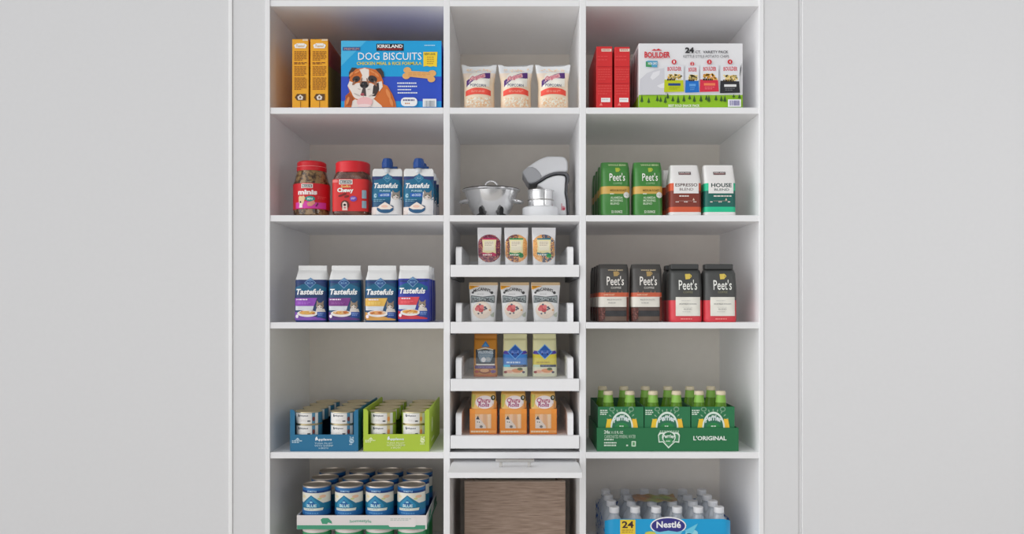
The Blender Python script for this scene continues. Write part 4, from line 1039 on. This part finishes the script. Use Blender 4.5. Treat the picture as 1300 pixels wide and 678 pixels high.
# ================================================================= FOURTH ROW
# ---- two cardboard trays of small tins
def can_tray(crop, cx0, cx1, yl, yt, yb, col, dark, label, xs, name, accents, skipx):
    px0, px1 = crop[0]+cx0/crop[2], crop[0]+cx1/crop[2]
    w, d = width(px0, px1), 0.2815
    z = lambda c: wz(crop[1]+c/crop[2], FY) - B4
    loc = place(px0, px1, B4, d)
    t = thing('cardboard_tray', label, 'tray', loc, 'cardboard trays of tins')
    zl, zt = z(yl), z(yt)
    th = 0.0022
    cm = mat(col, 0.5)
    tab = 0.011
    outf = [(-w/2, 0), (w/2, 0), (w/2, zt), (w/2-tab*0.6, zt), (w/2-tab, zt-0.006), (w/2-tab, zl), (-w/2+tab*1.1, zl), (-w/2+tab*1.1, zt-0.006), (-w/2+tab*0.7, zt), (-w/2, zt)]
    link('front_panel', prism_mesh('front_panel', outf, 'y', -d/2, -d/2+th, cm), t)
    for s in (-1, 1):
        x0, x1 = sorted((s*w/2, s*(w/2-th)))
        zs_ = zt*0.80 if (s < 0 and name == 'blue') else zt
        link('side_panel', prism_mesh('side_panel', [(-d/2+th+0.0001, 0), (d/2, 0), (d/2, zs_-0.004), (d/2-0.01, zs_), (-d/2+th+0.0001, zs_)], 'x', x0, x1, cm), t)
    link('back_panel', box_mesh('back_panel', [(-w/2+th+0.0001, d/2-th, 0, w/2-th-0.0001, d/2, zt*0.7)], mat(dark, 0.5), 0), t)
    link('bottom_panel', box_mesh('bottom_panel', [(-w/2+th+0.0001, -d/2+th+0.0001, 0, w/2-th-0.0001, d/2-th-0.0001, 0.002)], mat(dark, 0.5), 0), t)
    p = Print(t, 'brand_lettering', flat(d), crop, FY)
    m = (cx0+cx1)/2
    PALE = tuple(int(c + (255-c)*0.62) for c in col)
    p.text('Applaws', m-88, yl+34, m+78, yl+66, (222, 230, 234), 0.03); p.poly([(m-90, yl+40), (m-82, yl+22), (m-70, yl+18), (m-66, yl+50), (m-88, yl+60)], (226, 232, 236))
    p.text('TUNA FILLET', m-96, yl+78, m+86, yl+96, PALE, 0.01); p.text('WITH SHRIMP', m-98, yl+102, m+92, yl+120, PALE, 0.01); p.text('in BROTH', m-54, yl+126, m+42, yl+144, PALE, 0.02)
    p = p.next('corner_lettering')
    p.lines(cx0+20, yl+56, cx0+122, yl+86, 2, PALE, 0.7, 4); p.poly([(cx0+50, yl+52), (cx0+78, yl+28), (cx0+100, yl+52)], PALE)
    p = p.next('count_lettering')
    p.text('24', cx1-90, yl+18, cx1-42, yl+40, PALE, 0.02); p.ell(cx1-66, yl+62, 24, 24, PALE); p.text('70g', cx1-82, yl+54, cx1-50, yl+72, col, 0.02); p.lines(cx1-90, yl+92, cx1-44, yl+106, 1, PALE, 0.7, 3)
    p.done()
    s = Print(t, 'side_print', flat_right(w), None, 0)
    s.ell(-d/2+0.07, zt*0.55, 0.02, 0.02, PALE); s.rect(-d/2+0.05, zt*0.15, -d/2+0.12, zt*0.22, PALE); s.done()
    # the tins: two columns, four deep, three layers
    R, H = 0.0337, 0.0318
    zt_top = z(222) 
    def tin(xw, yw, zw, lab, grp, full, acc):
        c = thing('tin_can', lab, 'can', (xw, yw, zw), grp)
        if full is None:
            link('can_body', lathe('can_body', [(R-0.002, 0, 0), (R-0.0006, 0.0012, 0), (R-0.0006, H-0.0012, 0), (R-0.002, H, 0)], [GOLDTIN], 40), c)
            link('can_lid', lathe('can_lid', [(R-0.0012, H-0.0011, 0), (R, H-0.0009, 0), (R, H+0.0004, 0), (R-0.002, H+0.0004, 0), (R-0.003, H-0.0008, 0), (R-0.012, H-0.0004, 0)], [GOLDTIN], 40), c)
            lw = lathe('wrapper', [(R-0.0005, 0.0022, 0), (R-0.0001, 0.0023, 0), (R-0.0001, H-0.0020, 0), (R-0.0005, H-0.0019, 0)], [mat(acc[0], 0.4)], 48)
            wr = link('wrapper', lw, c)
            q = Print(c, 'label_print', cyl(R), None, 0, 0, 0.0004, 0.006)
            q.rect(-R*0.98, 0.0026, R*0.46, H-0.0024, (230, 228, 224))
            q.text('Applaws', -R*0.62, H*0.62, R*0.18, H*0.80, (76, 84, 96), 0.03); q.ell(-R*0.60, H*0.72, 0.0022, 0.0036, (84, 92, 100)); q.lines(-R*0.4, H*0.28, R*0.1, H*0.46, 2, (206, 200, 192), 0.4, 3)
            q.rect(R*0.12, H*0.24, R*0.34, H*0.34, (70, 74, 78)); q.rect(R*0.46, 0.0026, R*0.70, H-0.0024, acc[1]); q.rect(R*0.70, 0.0026, R*0.95, H-0.0024, (224, 224, 220)); q.ell(R*0.58, H*0.45, 0.0035, 0.006, acc[2])
            q.done(parent=wr)
        return c
    ry0 = FY + th + R + 0.0016
    top = None
    names = ('front row', 'second row', 'third row', 'back row')
    G = 'tins in the ' + name + ' tray'
    for layer in (0, 1, 2):
        for row in range(4):
            for ci, cx in enumerate(xs):
                z0 = B4 + 0.0004 + 0.0022 + layer*(H+0.0006)
                xw = wx(crop[0]+cx/crop[2], FY+R); yw = ry0 + row*(2*R+0.0009)
                if layer == 2: lab = '%s tin of the top layer in the %s tray, column %s' % (names[row], name, skipx[ci])
                elif layer == 1 and row == 0: lab = 'lower tin under the front row in the %s tray, column %s' % (name, skipx[ci])
                else: lab = None
                if lab is None: continue
                if top is None: top = tin(xw, yw, z0, lab, G, None, accents)
                else: copy_tree(top, (xw, yw, z0), lab, G)
    return t
random.seed(14)
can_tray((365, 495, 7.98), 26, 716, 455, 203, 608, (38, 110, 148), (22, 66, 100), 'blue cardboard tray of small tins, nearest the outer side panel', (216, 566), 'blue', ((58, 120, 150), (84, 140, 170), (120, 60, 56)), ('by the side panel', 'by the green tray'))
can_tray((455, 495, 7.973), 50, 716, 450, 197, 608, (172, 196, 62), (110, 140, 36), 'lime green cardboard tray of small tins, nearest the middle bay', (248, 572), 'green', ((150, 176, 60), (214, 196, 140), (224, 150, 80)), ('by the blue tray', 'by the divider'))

# ---- green crate of sparkling water bottles
cS, cT = (745, 485, 7.133), (840, 485, 7.133)
PG, PGD = (40, 112, 70), (26, 80, 52)
px0, px1 = 757.9, 937.8
w, d = width(px0, px1), 0.225
loc = place(px0, px1, B4, d)
t = thing('bottle_crate', 'long dark green cardboard crate of sparkling water bottles', 'crate', loc)
zS = lambda c: wz(485 + c/7.133, FY) - B4
zl = zS(416)
th = 0.0025
cm = mat(PG, 0.45)
link('front_panel', box_mesh('front_panel', [(-w/2, -d/2, 0, w/2, -d/2+th, zl)], cm, 0.0006), t)
for s in (-1, 1):
    x0, x1 = sorted((s*w/2, s*(w/2-th)))
    out = [(-d/2+th+0.0001, 0), (d/2, 0), (d/2, zl), (d/2-0.05, zl), (-d/2+0.06, zl), (-d/2+0.012, zl-0.001), (-d/2+th+0.0001, zl-0.0004)]
    link('side_panel', prism_mesh('side_panel', out, 'x', x0, x1, cm), t)
link('back_panel', box_mesh('back_panel', [(-w/2+th, d/2-th, 0, w/2-th, d/2, zl)], cm, 0), t)
link('bottom_panel', box_mesh('bottom_panel', [(-w/2+th, -d/2+th, 0, w/2-th, d/2-th, 0.002)], cm, 0), t)
p = Print(t, 'crate_lettering', flat(d), cS, FY)
PW = (206, 222, 206)
p.text('24x', 156, 436, 212, 468, PW, 0.03); p.text('11.15 FL OZ', 222, 444, 328, 468, PW, 0.02); p.text('CARBONATED MINERAL WATER', 160, 478, 442, 510, (168, 196, 172), 0.01); p.lines(158, 516, 284, 532, 1, PW, 0.7, 5)
p.lines(156, 544, 304, 558, 1, PW, 0.9, 8); p.lines(156, 567, 334, 582, 1, PW, 0.9, 9); p.lines(356, 567, 378, 582, 1, PW, 0.9, 1); p.rrect(404, 534, 444, 584, 6, (196, 220, 196)); p.rect(414, 544, 434, 574, (90, 150, 100))
p = p.next('original_lettering')
p.text("L'ORIGINAL", 95*7.133+286, 488, 95*7.133+586, 528, (226, 234, 226), 0.03)
p = p.next('crate_crest')
o = 95*7.133
p.poly([(o-34, 480), (o-20, 455), (o+150, 455), (o+164, 480), (o+158, 550), (o+120, 545), (o+62, 602), (o+10, 545), (o-28, 548)], (214, 228, 214))
p.poly([(o-26, 484), (o-8, 470), (o+138, 470), (o+154, 486), (o+150, 538), (o+116, 536), (o+62, 586), (o+14, 536), (o-20, 538)], (70, 134, 92)); p.ell(o+64, 498, 62, 56, (222, 232, 222)); p.ell(o+64, 502, 52, 48, PG); p.text('Perrier', o+10, 478, o+118, 514, (222, 234, 222), 0.03, 0, 8); p.ell(o+64, 534, 34, 22, (60, 140, 84)); p.lines(o+40, 530, o+88, 544, 1, PW, 0.7, 3)
for a in range(9): p.poly([(o-20+a*20, 452), (o-14+a*20, 436), (o-4+a*20, 440), (o-8+a*20, 454)], (150, 188, 158))
p.done()
# three inner cartons, each with its own front art
CF = FY + 0.006
for i, (a, b_) in enumerate(((759.3, 817.3), (818.4, 876.5), (877.7, 932.6))):
    w2 = (b_-a)*0.001*(2+CF); hz = wz(516.6, CF) - B4 - 0.0025; d2 = 0.205
    ct = thing('bottle_carton', ('green bottle carton in the crate, nearest the divider', 'green bottle carton in the middle of the crate', 'green bottle carton in the crate, nearest the outer side panel')[i], 'carton', (wx((a+b_)/2, CF), CF + d2/2, B4 + 0.0027), 'bottle cartons in the green crate')
    ct_th = 0.0012
    link('front_panel', box_mesh('front_panel', [(-w2/2, -d2/2, 0, w2/2, -d2/2+ct_th, hz)], mat((44, 118, 76), 0.45), 0.0003), ct)
    for s in (-1, 1):
        x0, x1 = sorted((s*w2/2, s*(w2/2-ct_th)))
        link('side_panel', box_mesh('side_panel', [(x0, -d2/2+ct_th, 0, x1, d2/2, hz)], mat((52, 100, 72), 0.5), 0), ct)
    link('back_panel', box_mesh('back_panel', [(-w2/2+ct_th, d2/2-ct_th, 0, w2/2-ct_th, d2/2, hz)], mat((52, 100, 72), 0.5), 0), ct)
    link('bottom_panel', box_mesh('bottom_panel', [(-w2/2+ct_th, -d2/2+ct_th, 0, w2/2-ct_th, d2/2-ct_th, 0.001)], mat((90, 80, 62), 0.6), 0), ct)
    p = Print(ct, 'front_art', flat(d2), cS, CF)
    o = (0, 410, 95*7.133+162-0)[i]
    if i == 2: o = 830
    m = 316 + o
    for k in range(9):
        a_ = math.radians(25 + k*16.5); r0, r1 = 118, 140
        p.poly([(m+r0*math.cos(a_), 392-r0*math.sin(a_)), (m+r1*math.cos(a_-.05), 392-r1*math.sin(a_-.05)), (m+(r1+12)*math.cos(a_), 392-(r1+12)*math.sin(a_)), (m+r1*math.cos(a_+.05), 392-r1*math.sin(a_+.05))], (132, 172, 140))
    p.ell(m-88, 246, 26, 20, (120, 160, 130)); p.ell(m+84, 246, 26, 24, (120, 160, 130)); p.ell(m-88, 246, 16, 12, PG); p.ell(m+84, 246, 16, 14, PG)
    p.lines(120+o, 252, 190+o, 304, 3, PW, 0.6, 3)
    p.poly([(m-132, 336), (m-92, 332), (m-96, 414), (m-146, 414)], (232, 196, 56)); p.poly([(m+94, 332), (m+132, 336), (m+146, 414), (m+92, 414)], (238, 190, 60))
    p = p.next('arched_logo')
    p.band(m, 414, 88, 126, 102, 146, 0, 180, (216, 230, 218)); p.poly([(m+88*math.cos(q*PI/16), 414-126*math.sin(q*PI/16)) for q in range(17)], (46, 112, 82))
    p.text('Perrier', m-74, 322, m+74, 372, (216, 226, 226), 0.04, 0, 24, 0.15); p.ell(m, 414, 62, 40, (46, 128, 74)) if False else p.poly([(m+64*math.cos(q*PI/16), 414-46*math.sin(q*PI/16)) for q in range(17)], (44, 130, 72)); p.lines(m-22, 394, m+28, 408, 1, PW, 0.7, 2); p.lines(m-16, 300, m+18, 312, 1, PW, 0.7, 2); p.done()
# the bottles: two rows of six
capm = mat((216, 203, 174), 0.4); foil = mat((140, 190, 84), 0.35)
def bottle(xw, yw, ztop, label):
    c = thing('water_bottle', label, 'bottle', (xw, yw, B4 + 0.0042), 'green sparkling water bottles')
    H = ztop - B4 - 0.0042
    link('bottle', lathe('bottle', [(0.022, 0, 0), (0.0216, 0.004, 0), (0.0222, 0.03, 0), (0.022, 0.06, 0), (0.021, 0.085, 0), (0.0165, H-0.044, 0), (0.0132, H-0.030, 0), (0.0115, H-0.018, 0), (0.0113, H-0.006, 0), (0.0105, H-0.005, 0)], [GREENGLASS], 36), c)
    link('neck_foil', lathe('neck_foil', [(0.0135, H-0.030, 0), (0.0139, H-0.0295, 0), (0.0121, H-0.017, 0), (0.0119, H-0.011, 0), (0.0112, H-0.0105, 0)], [foil], 36), c)
    link('cap', lathe('cap', [(0.0113, H-0.0108, 0), (0.0128, H-0.0100, 0), (0.0124, H-0.003, 0), (0.0108, H-0.0006, 0), (0.008, H, 0)], [capm], 24), c)
    return c
y1, y2 = CF + 0.034, CF + 0.150
zt1 = wz(496.0, y1)
fx_ = [772.1, 799.6, 829.0, 858.7, 887.6, 915.0]; rx_ = [764.8, 791.9, 819.3, 847.8, 875.6, 902.4]
ords = ('nearest the divider', 'second from the divider', 'third from the divider', 'fourth from the divider', 'fifth from the divider', 'nearest the outer side panel')
first = None
for row, (xs, yy, nm) in enumerate(((fx_, y1, 'front row'), (rx_, y2, 'back row'))):
    for k, x in enumerate(xs):
        lab = '%s green glass bottle in the crate, %s' % (nm, ords[k])
        xx = wx(x, yy)
        if first is None: first = bottle(xx, yy, zt1, lab)
        else: copy_tree(first, (xx, yy, B4 + 0.0042), lab)

# ================================================================= BOTTOM ROW
# ---- blue cans on a white and green cardboard tray, a lower tier under them
cU, cV = (370, 585, 7.29), (460, 585, 7.29)
PIT = 0.087
R, H = 0.0366, 0.105
y1 = FY + 0.005 + R
ztray = wz(672.2, FY)
tx0_, tx1_ = 376.8, 541.8
w, d, h = width(tx0_, tx1_), 0.262, wz(654.3, FY) - ztray
t = thing('cardboard_tray', 'white cardboard tray with a green stripe, full of blue cans', 'tray', (wx((tx0_+tx1_)/2, FY), FY + d/2, ztray), 'cardboard trays of tins')
th = 0.0022
cw = mat((222, 216, 214), 0.5)
link('front_panel', box_mesh('front_panel', [(-w/2, -d/2, 0, w/2, -d/2+th, h)], cw, 0.0005), t)
for s in (-1, 1):
    x0, x1 = sorted((s*w/2, s*(w/2-th)))
    link('side_panel', box_mesh('side_panel', [(x0, -d/2+th+0.0001, 0, x1, d/2, h)], cw, 0), t)
link('back_panel', box_mesh('back_panel', [(-w/2+th, d/2-th, 0, w/2-th, d/2, h)], cw, 0), t)
link('bottom_panel', box_mesh('bottom_panel', [(-w/2+th, -d/2+th, 0, w/2-th, d/2-th, 0.002)], cw, 0), t)
GB = (70, 150, 118)
p = Print(t, 'green_stripe', flat(d), cU, FY)
p.rect(52, 597, 1238, 634, GB); 
p = p.next('dog_silhouette'); p.poly([(270, 545), (290, 530), (340, 530), (372, 560), (376, 582), (340, 570), (330, 586), (285, 584)], GB)
p = p.next('tray_lettering'); p.text('homestyle', 540, 548, 740, 584, (140, 182, 164), 0.03, 0, 8); 
p = p.next('pale_panel')
p.rrect(900, 530, 1150, 612, 16, (226, 220, 218)); p.lines(915, 534, 1110, 560, 2, (178, 186, 180), 0.5, 6); p.done()
s = Print(t, 'side_print', flat_right(w), None, 0)
s.rect(-d/2+0.003, 0.0005, d/2-0.001, 0.010, GB); s.poly([(-d/2+0.03, 0.014), (-d/2+0.09, 0.014), (-d/2+0.11, h-0.004), (-d/2+0.06, h-0.004)], GB); s.poly([(d/2-0.10, 0.012), (d/2-0.03, 0.012), (d/2-0.02, h-0.006), (d/2-0.07, h-0.004)], (50, 120, 90)); s.done()
BL, BLD, TL = (34, 104, 166), (24, 62, 122), (30, 112, 146)
def can(loc, label, group, body=BL, low=BLD, pale=(222, 220, 208), logo=True):
    c = thing('food_can', label, 'can', loc, group)
    link('can_body', lathe('can_body', [(R-0.003, 0, 0), (R-0.0005, 0.0015, 0), (R-0.001, 0.004, 0), (R-0.001, H-0.004, 0), (R-0.0005, H-0.0015, 0), (R-0.0008, H, 0), (R-0.0024, H, 0), (R-0.003, H-0.003, 0), (R-0.010, H-0.0028, 0), (R-0.012, H-0.0022, 0), (R-0.02, H-0.0024, 0)], [TIN], 48), c)
    wr = link('wrapper', lathe('wrapper', [(R-0.0009, 0.0045, 0), (R-0.0003, 0.0046, 0), (R-0.0003, H*0.68, 1), (R-0.0003, H-0.0105, 2), (R-0.0003, H-0.0040, 2), (R-0.0009, H-0.0039, 0)], [mat(low, 0.35), mat((60, 150, 100) if not logo else low, 0.35), mat(body, 0.35)], 56), c)
    if logo:
        p = Print(c, 'label_print', cyl(R), cU, y1 - R, 0, 0.0003, 0.006)
        p.ox = wx(370 + 235/7.29, y1 - R); p.oz = wz(654.3, FY) - 0.0
        ref = wz(585 + 250/7.29, y1-R)
        p.oz = ref - (H - 0.0045)
        p.rect(45, 292, 425, 390, pale); p.ell(130, 330, 24, 14, (224, 210, 170)); p.ell(320, 326, 34, 14, (230, 190, 160)); p.ell(290, 345, 20, 10, (206, 206, 150))
        p.poly([(45, 384), (120, 386), (212, 312), (320, 386), (425, 384), (425, 470), (45, 470)], TL); p.poly([(135, 400), (213, 322), (292, 400), (292, 424), (140, 424)], (44, 132, 172)); p.poly([(160, 408), (213, 352), (266, 408)], (30, 92, 150))
        p.poly([(45, 452), (425, 452), (425, 500), (45, 500)], BL)
        p = Print_next(p, 'brand_lettering', wr)
        p.text('BLUE', 168, 396, 262, 424, (190, 220, 224), 0.03); p = Print_next(p, 'recipe_lettering', wr); p.text('HOMESTYLE', 176, 268, 262, 284, (170, 206, 232), 0.02); p = Print_next(p, 'emblem', wr); p.ell(212, 376, 14, 8, (150, 200, 216))
        p = Print_next(p, 'banner', wr)
        p.poly([(122, 434), (326, 430), (318, 454), (126, 456)], (216, 218, 206)); p.lines(140, 438, 300, 450, 1, (150, 170, 170), 0.6, 6); p.lines(150, 474, 310, 492, 1, (90, 150, 200), 0.5, 6)
        p.done(parent=wr)
    return c
def Print_next(p, name, parent):
    p.done(parent=parent)
    q = Print(p.root, name, p.surf, p.crop, p.dep, p.n, p.base, p.maxlen, p.step, p.rough); q.ox, q.oz = p.ox, p.oz
    return q
xs4 = [wx(402.6, y1), wx(443.6, y1), wx(482.4, y1), wx(522.6, y1)]
pos = ('nearest the outer side panel', 'second from the outer side panel', 'third from the outer side panel', 'nearest the middle bay')
zc = ztray + 0.0024
first = None
for row in range(3):
    for k in range(4):
        lab = '%s blue can on the white tray, %s' % (('front row', 'middle row', 'back row')[row], pos[k])
        l = (xs4[k], y1 + row*PIT, zc)
        if first is None: first = can(l, lab, 'blue cans on the white tray')
        else: copy_tree(first, l, lab)
HB = ztray - 0.0006 - BASEZ
HH = H; H = HB
low = None
random.seed(2)
for row in range(3):
    for k in range(4):
        if row and k < 3: continue
        l = (xs4[k], y1 + row*PIT, BASEZ + 0.0003)
        lab = ('green labelled can under the white tray, front row, %s' % pos[k]) if row == 0 else ('green labelled can under the white tray, %s row, nearest the middle bay' % ('middle', 'back')[row-1])
        if low is None: low = can(l, lab, 'green cans under the white tray', (222, 214, 211), (58, 150, 88), logo=False)
        else: copy_tree(low, l, lab)
H = HH
# ---- pack of water bottles wrapped in printed film
PITX, PITY = 0.0549, 0.0640
cXc, cYc = (745, 600, 8.695), (840, 600, 8.695)
yb = 0.062
HW = wz(643.0, yb) - BASEZ - 0.0006
fx6 = [wx(q, yb) for q in (779.8, 806.4, 833.0, 859.6, 886.4, 912.6)]
CAPW = mat((226, 226, 228), 0.4)
def wbottle(loc, label):
    c = thing('water_bottle', label, 'bottle', loc, 'clear water bottles in the wrapped pack')
    h = HW; r = 0.0262
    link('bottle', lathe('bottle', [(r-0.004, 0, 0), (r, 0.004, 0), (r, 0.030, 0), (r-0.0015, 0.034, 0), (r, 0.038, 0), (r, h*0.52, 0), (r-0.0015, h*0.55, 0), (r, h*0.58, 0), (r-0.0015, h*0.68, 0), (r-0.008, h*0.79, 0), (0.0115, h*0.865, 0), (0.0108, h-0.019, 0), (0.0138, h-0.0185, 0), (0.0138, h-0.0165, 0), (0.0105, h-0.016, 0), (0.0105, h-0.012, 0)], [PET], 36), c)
    link('cap', lathe('cap', [(0.0126, h-0.0150, 0), (0.0131, h-0.0145, 0), (0.0131, h-0.0015, 0), (0.0118, h, 0)], [CAPW], 28), c)
    return c
first = None
rows_ = ('front row', 'second row', 'third row', 'back row'); cols_ = ('nearest the middle bay', 'second from the middle bay', 'third from the middle bay', 'fourth from the middle bay', 'fifth from the middle bay', 'nearest the outer side panel')
for row in range(4):
    for k in range(6):
        lab = 'clear water bottle in the wrapped pack, %s, %s' % (rows_[row], cols_[k])
        l = (fx6[k], yb + row*PITY, BASEZ + 0.0006)
        if first is None: first = wbottle(l, lab)
        else: copy_tree(first, l, lab)
# the film: a blue printed sleeve in front, clear film round the sides, a printed sheet across the shoulders
X0, X1 = fx6[0]-0.0285, fx6[-1]+0.0285
Y0, Y1 = yb-0.0285, yb+3*PITY+0.0285
cx_, cy_ = (X0+X1)/2, (Y0+Y1)/2
t = thing('film_wrap', 'blue printed plastic film wrapped round the pack of water bottles', 'wrapper', (cx_, cy_, BASEZ + 0.0004))
def outline(r=0.026, n=8):
    P = []
    for cx, cy, a0 in ((X1-r, Y0+r, -90), (X1-r, Y1-r, 0), (X0+r, Y1-r, 90), (X0+r, Y0+r, 180)):
        for i in range(n+1):
            a = math.radians(a0 + 90*i/n); P.append((cx-cx_ + r*math.cos(a), cy-cy_ + r*math.sin(a)))
    return P
OUT = outline()
zf = wz(659.0, Y0) - BASEZ
def wall_strip(name, pts, z0, ztop, m, parent):
    V, F = [], []
    n = len(pts)
    for (x, y) in pts: V.append((x, y, z0))
    for i, (x, y) in enumerate(pts): V.append((x, y, ztop(i, x, y)))
    for i in range(n-1): F.append((i, i+1, n+i+1, n+i))
    me = mesh_from(name, V, F, [m], smooth=True)
    return link(name, me, parent)
n9 = 9
front_pts = OUT[3*n9+2:] + OUT[:n9-2]
side_r = OUT[n9-3:2*n9+1]; 
full_rest = OUT[n9-3:3*n9+3]
BLUE = mat((28, 160, 214), 0.3, 0, 0.5)
def ftop(i, x, y):
    e = min(x-(X0-cx_), (X1-cx_)-x)
    return zf - 0.010*max(0, 1-e/0.030)**2
fr = wall_strip('printed_front', front_pts, 0.0, ftop, BLUE, t)
SIDEF = None
def side_mat():
    m = bpy.data.materials.new('printed_clear_film'); m.use_nodes = True
    nt = m.node_tree; nt.nodes.clear()
    o = nt.nodes.new('ShaderNodeOutputMaterial'); mx = nt.nodes.new('ShaderNodeMixShader'); mx2 = nt.nodes.new('ShaderNodeMixShader')
    tr = nt.nodes.new('ShaderNodeBsdfTransparent'); gl = nt.nodes.new('ShaderNodeBsdfGlossy'); df = nt.nodes.new('ShaderNodeBsdfDiffuse')
    tr.inputs['Color'].default_value = (0.88, 0.91, 0.94, 1); gl.inputs['Roughness'].default_value = 0.15; df.inputs['Color'].default_value = (lin(52), lin(96), lin(168), 1)
    tc = nt.nodes.new('ShaderNodeTexCoord'); nz = nt.nodes.new('ShaderNodeTexNoise'); nz.inputs['Scale'].default_value = 70; nz.inputs['Detail'].default_value = 2
    cr = nt.nodes.new('ShaderNodeValToRGB'); cr.color_ramp.elements[0].position = 0.54; cr.color_ramp.elements[1].position = 0.60
    cr.color_ramp.elements[1].color = (0.8, 0.8, 0.8, 1)
    mx.inputs['Fac'].default_value = 0.13
    L = nt.links.new
    L(tc.outputs['Object'], nz.inputs['Vector']); L(nz.outputs['Fac'], cr.inputs['Fac']); L(cr.outputs['Color'], mx2.inputs['Fac'])
    L(tr.outputs[0], mx.inputs[1]); L(gl.outputs[0], mx.inputs[2]); L(mx.outputs[0], mx2.inputs[1]); L(df.outputs[0], mx2.inputs[2]); L(mx2.outputs[0], o.inputs['Surface'])
    return m
sd = wall_strip('clear_side', full_rest, 0.0, lambda i, x, y: zf - 0.008, side_mat(), t); sd['label'] = 'clear film with blue droplets'
# printed sheet lying across the bottle necks
zs = HW - 0.023
sx0, sx1 = fx6[0]-cx_+0.012, fx6[-1]-cx_-0.030; sy0, sy1 = 0.078-cy_, 0.235-cy_
def sheet(name, x0, x1, y0, y1, m, z, nx=24, ny=12):
    V, F = [], []
    for j in range(ny+1):
        for i in range(nx+1):
            x = x0+(x1-x0)*i/nx; y = y0+(y1-y0)*j/ny
            V.append((x, y, z + 0.0015*math.sin(i*0.9+j*0.4) + 0.001*math.sin(j*0.9+i*0.4)))
    for j in range(ny):
        for i in range(nx): F.append((j*(nx+1)+i, j*(nx+1)+i+1, (j+1)*(nx+1)+i+1, (j+1)*(nx+1)+i))
    return link(name, mesh_from(name, V, F, [m], smooth=True), t)
ts = sheet('clear_top', sx0, sx1, sy0, sy1, FILM, HW+0.0060)
PIC = noise_mat('family_picture', (128, 146, 84), (150, 112, 84), 9, rough=0.4, detail=2, ramp=(0.30, 0.45))
sheet('top_picture', sx0+0.046, sx1-0.070, sy0+0.004, sy0+0.082, PIC, HW+0.0080)
p = Print(t, 'count_label', lambda u, v, off: (u, Y0-cy_-off, v), cXc, Y0, 0, 0.0005)
p.rect(368, 520, 536, 720, (238, 206, 62)); p.text('24', 388, 536, 516, 612, (64, 40, 50), 0.03); p.lines(386, 628, 520, 672, 2, (196, 160, 50), 0.6, 4)
p = p.next('brand_oval')
o = 95*8.695
cxo = (700 + o + 268)/2 + 0
cxo = 700 + (o + 270 - 700)/2
p.ell(cxo, 588, (o+270-700)/2, 100, (240, 240, 244), 40); p.ell(cxo, 588, (o+270-700)/2-13, 86, (58, 56, 132), 40); p.text('Nestl\u00e9', 768, 540, o+212, 612, (240, 240, 242), 0.03, 0, 4)
p.poly([(740, 640), (800, 656), (900, 640), (1000, 654), (o+240, 636), (o+200, 690), (760, 690)], (120, 200, 224))
p = p.next('splash_print')
p.ell(700, 672, 60, 24, (206, 206, 90)); p = p.next('water_print'); p.ell(o+330, 668, 70, 40, (150, 214, 226)); p.poly([(o+250, 640), (o+400, 560), (o+330, 690)], (110, 200, 224)); p.ell(o+300, 676, 26, 8, (30, 100, 120)); p.done()

# ================================================================= LIGHT AND CAMERA
w = bpy.data.worlds.new('room_light'); SC.world = w; w.use_nodes = True
nt = w.node_tree; bg = nt.nodes['Background']
bg.inputs['Color'].default_value = (0.985, 0.99, 1.0, 1)
# the unseen room round the camera: dim straight ahead, brighter to the sides (most from the left) and above
LA, LB, LC, LE = 0.04, -0.10, 2.55, 0.22
tc = nt.nodes.new('ShaderNodeTexCoord'); sx = nt.nodes.new('ShaderNodeSeparateXYZ')
nt.links.new(tc.outputs['Generated'], sx.inputs[0])
def M(op, a, b=None, c=None):
    n = nt.nodes.new('ShaderNodeMath'); n.operation = op
    for i, v in enumerate((a, b, c)):
        if v is None: continue
        if isinstance(v, (int, float)): n.inputs[i].default_value = v
        else: nt.links.new(v, n.inputs[i])
    return n.outputs[0]
yy = M('MULTIPLY', sx.outputs['Y'], sx.outputs['Y'])
s0 = M('MULTIPLY_ADD', yy, -LB, LA)
s1 = M('MULTIPLY_ADD', M('MAXIMUM', M('MULTIPLY', sx.outputs['X'], -1.0), 0.0), LC, s0)
s2 = M('MULTIPLY_ADD', M('MAXIMUM', sx.outputs['Z'], 0.0), LE, s1)
nt.links.new(s2, bg.inputs['Strength'])
def area(name, loc, aim, sx, sy, power, col=(1, 1, 1)):
    l = bpy.data.lights.new(name, 'AREA'); l.shape = 'RECTANGLE'; l.size = sx; l.size_y = sy; l.energy = power; l.color = col
    o = bpy.data.objects.new(name, l); COL.objects.link(o); o.location = loc
    o.rotation_euler = (Vector(aim) - Vector(loc)).to_track_quat('-Z', 'Y').to_euler()
    return o
area('ceiling_light', (0.1, -2.0, 3.0), (0.1, -2.0, 0), 2.0, 0.8, 4)
area('front_lamp', (0.0, -2.6, 1.2), (0.0, 0, 1.55), 2.6, 0.9, 9.5)
area('right_wall_fill', (1.9, -1.7, 1.7), (1.1, 0, 1.4), 0.8, 0.8, 5)  # added fill that lifts the right wall; no real lamp stands there
cam = bpy.data.cameras.new('camera'); co = bpy.data.objects.new('camera', cam); COL.objects.link(co)
co.location = (0, -DIST, CAMZ); co.rotation_euler = (PI/2, 0, 0)
cam.sensor_fit = 'HORIZONTAL'; cam.sensor_width = 36; cam.lens = 36*1000/1300
cam.shift_x = -(CX-650)/1300; cam.shift_y = (CY-339)/1300
cam.clip_start = 0.05
SC.cycles.diffuse_bounces = 10; SC.cycles.max_bounces = 16; SC.cycles.transparent_max_bounces = 24
SC.camera = co
SC.view_settings.view_transform = 'Standard'; SC.view_settings.look = 'None'
SC.view_settings.exposure = 0; SC.view_settings.gamma = 1; SC.view_settings.use_curve_mapping = False
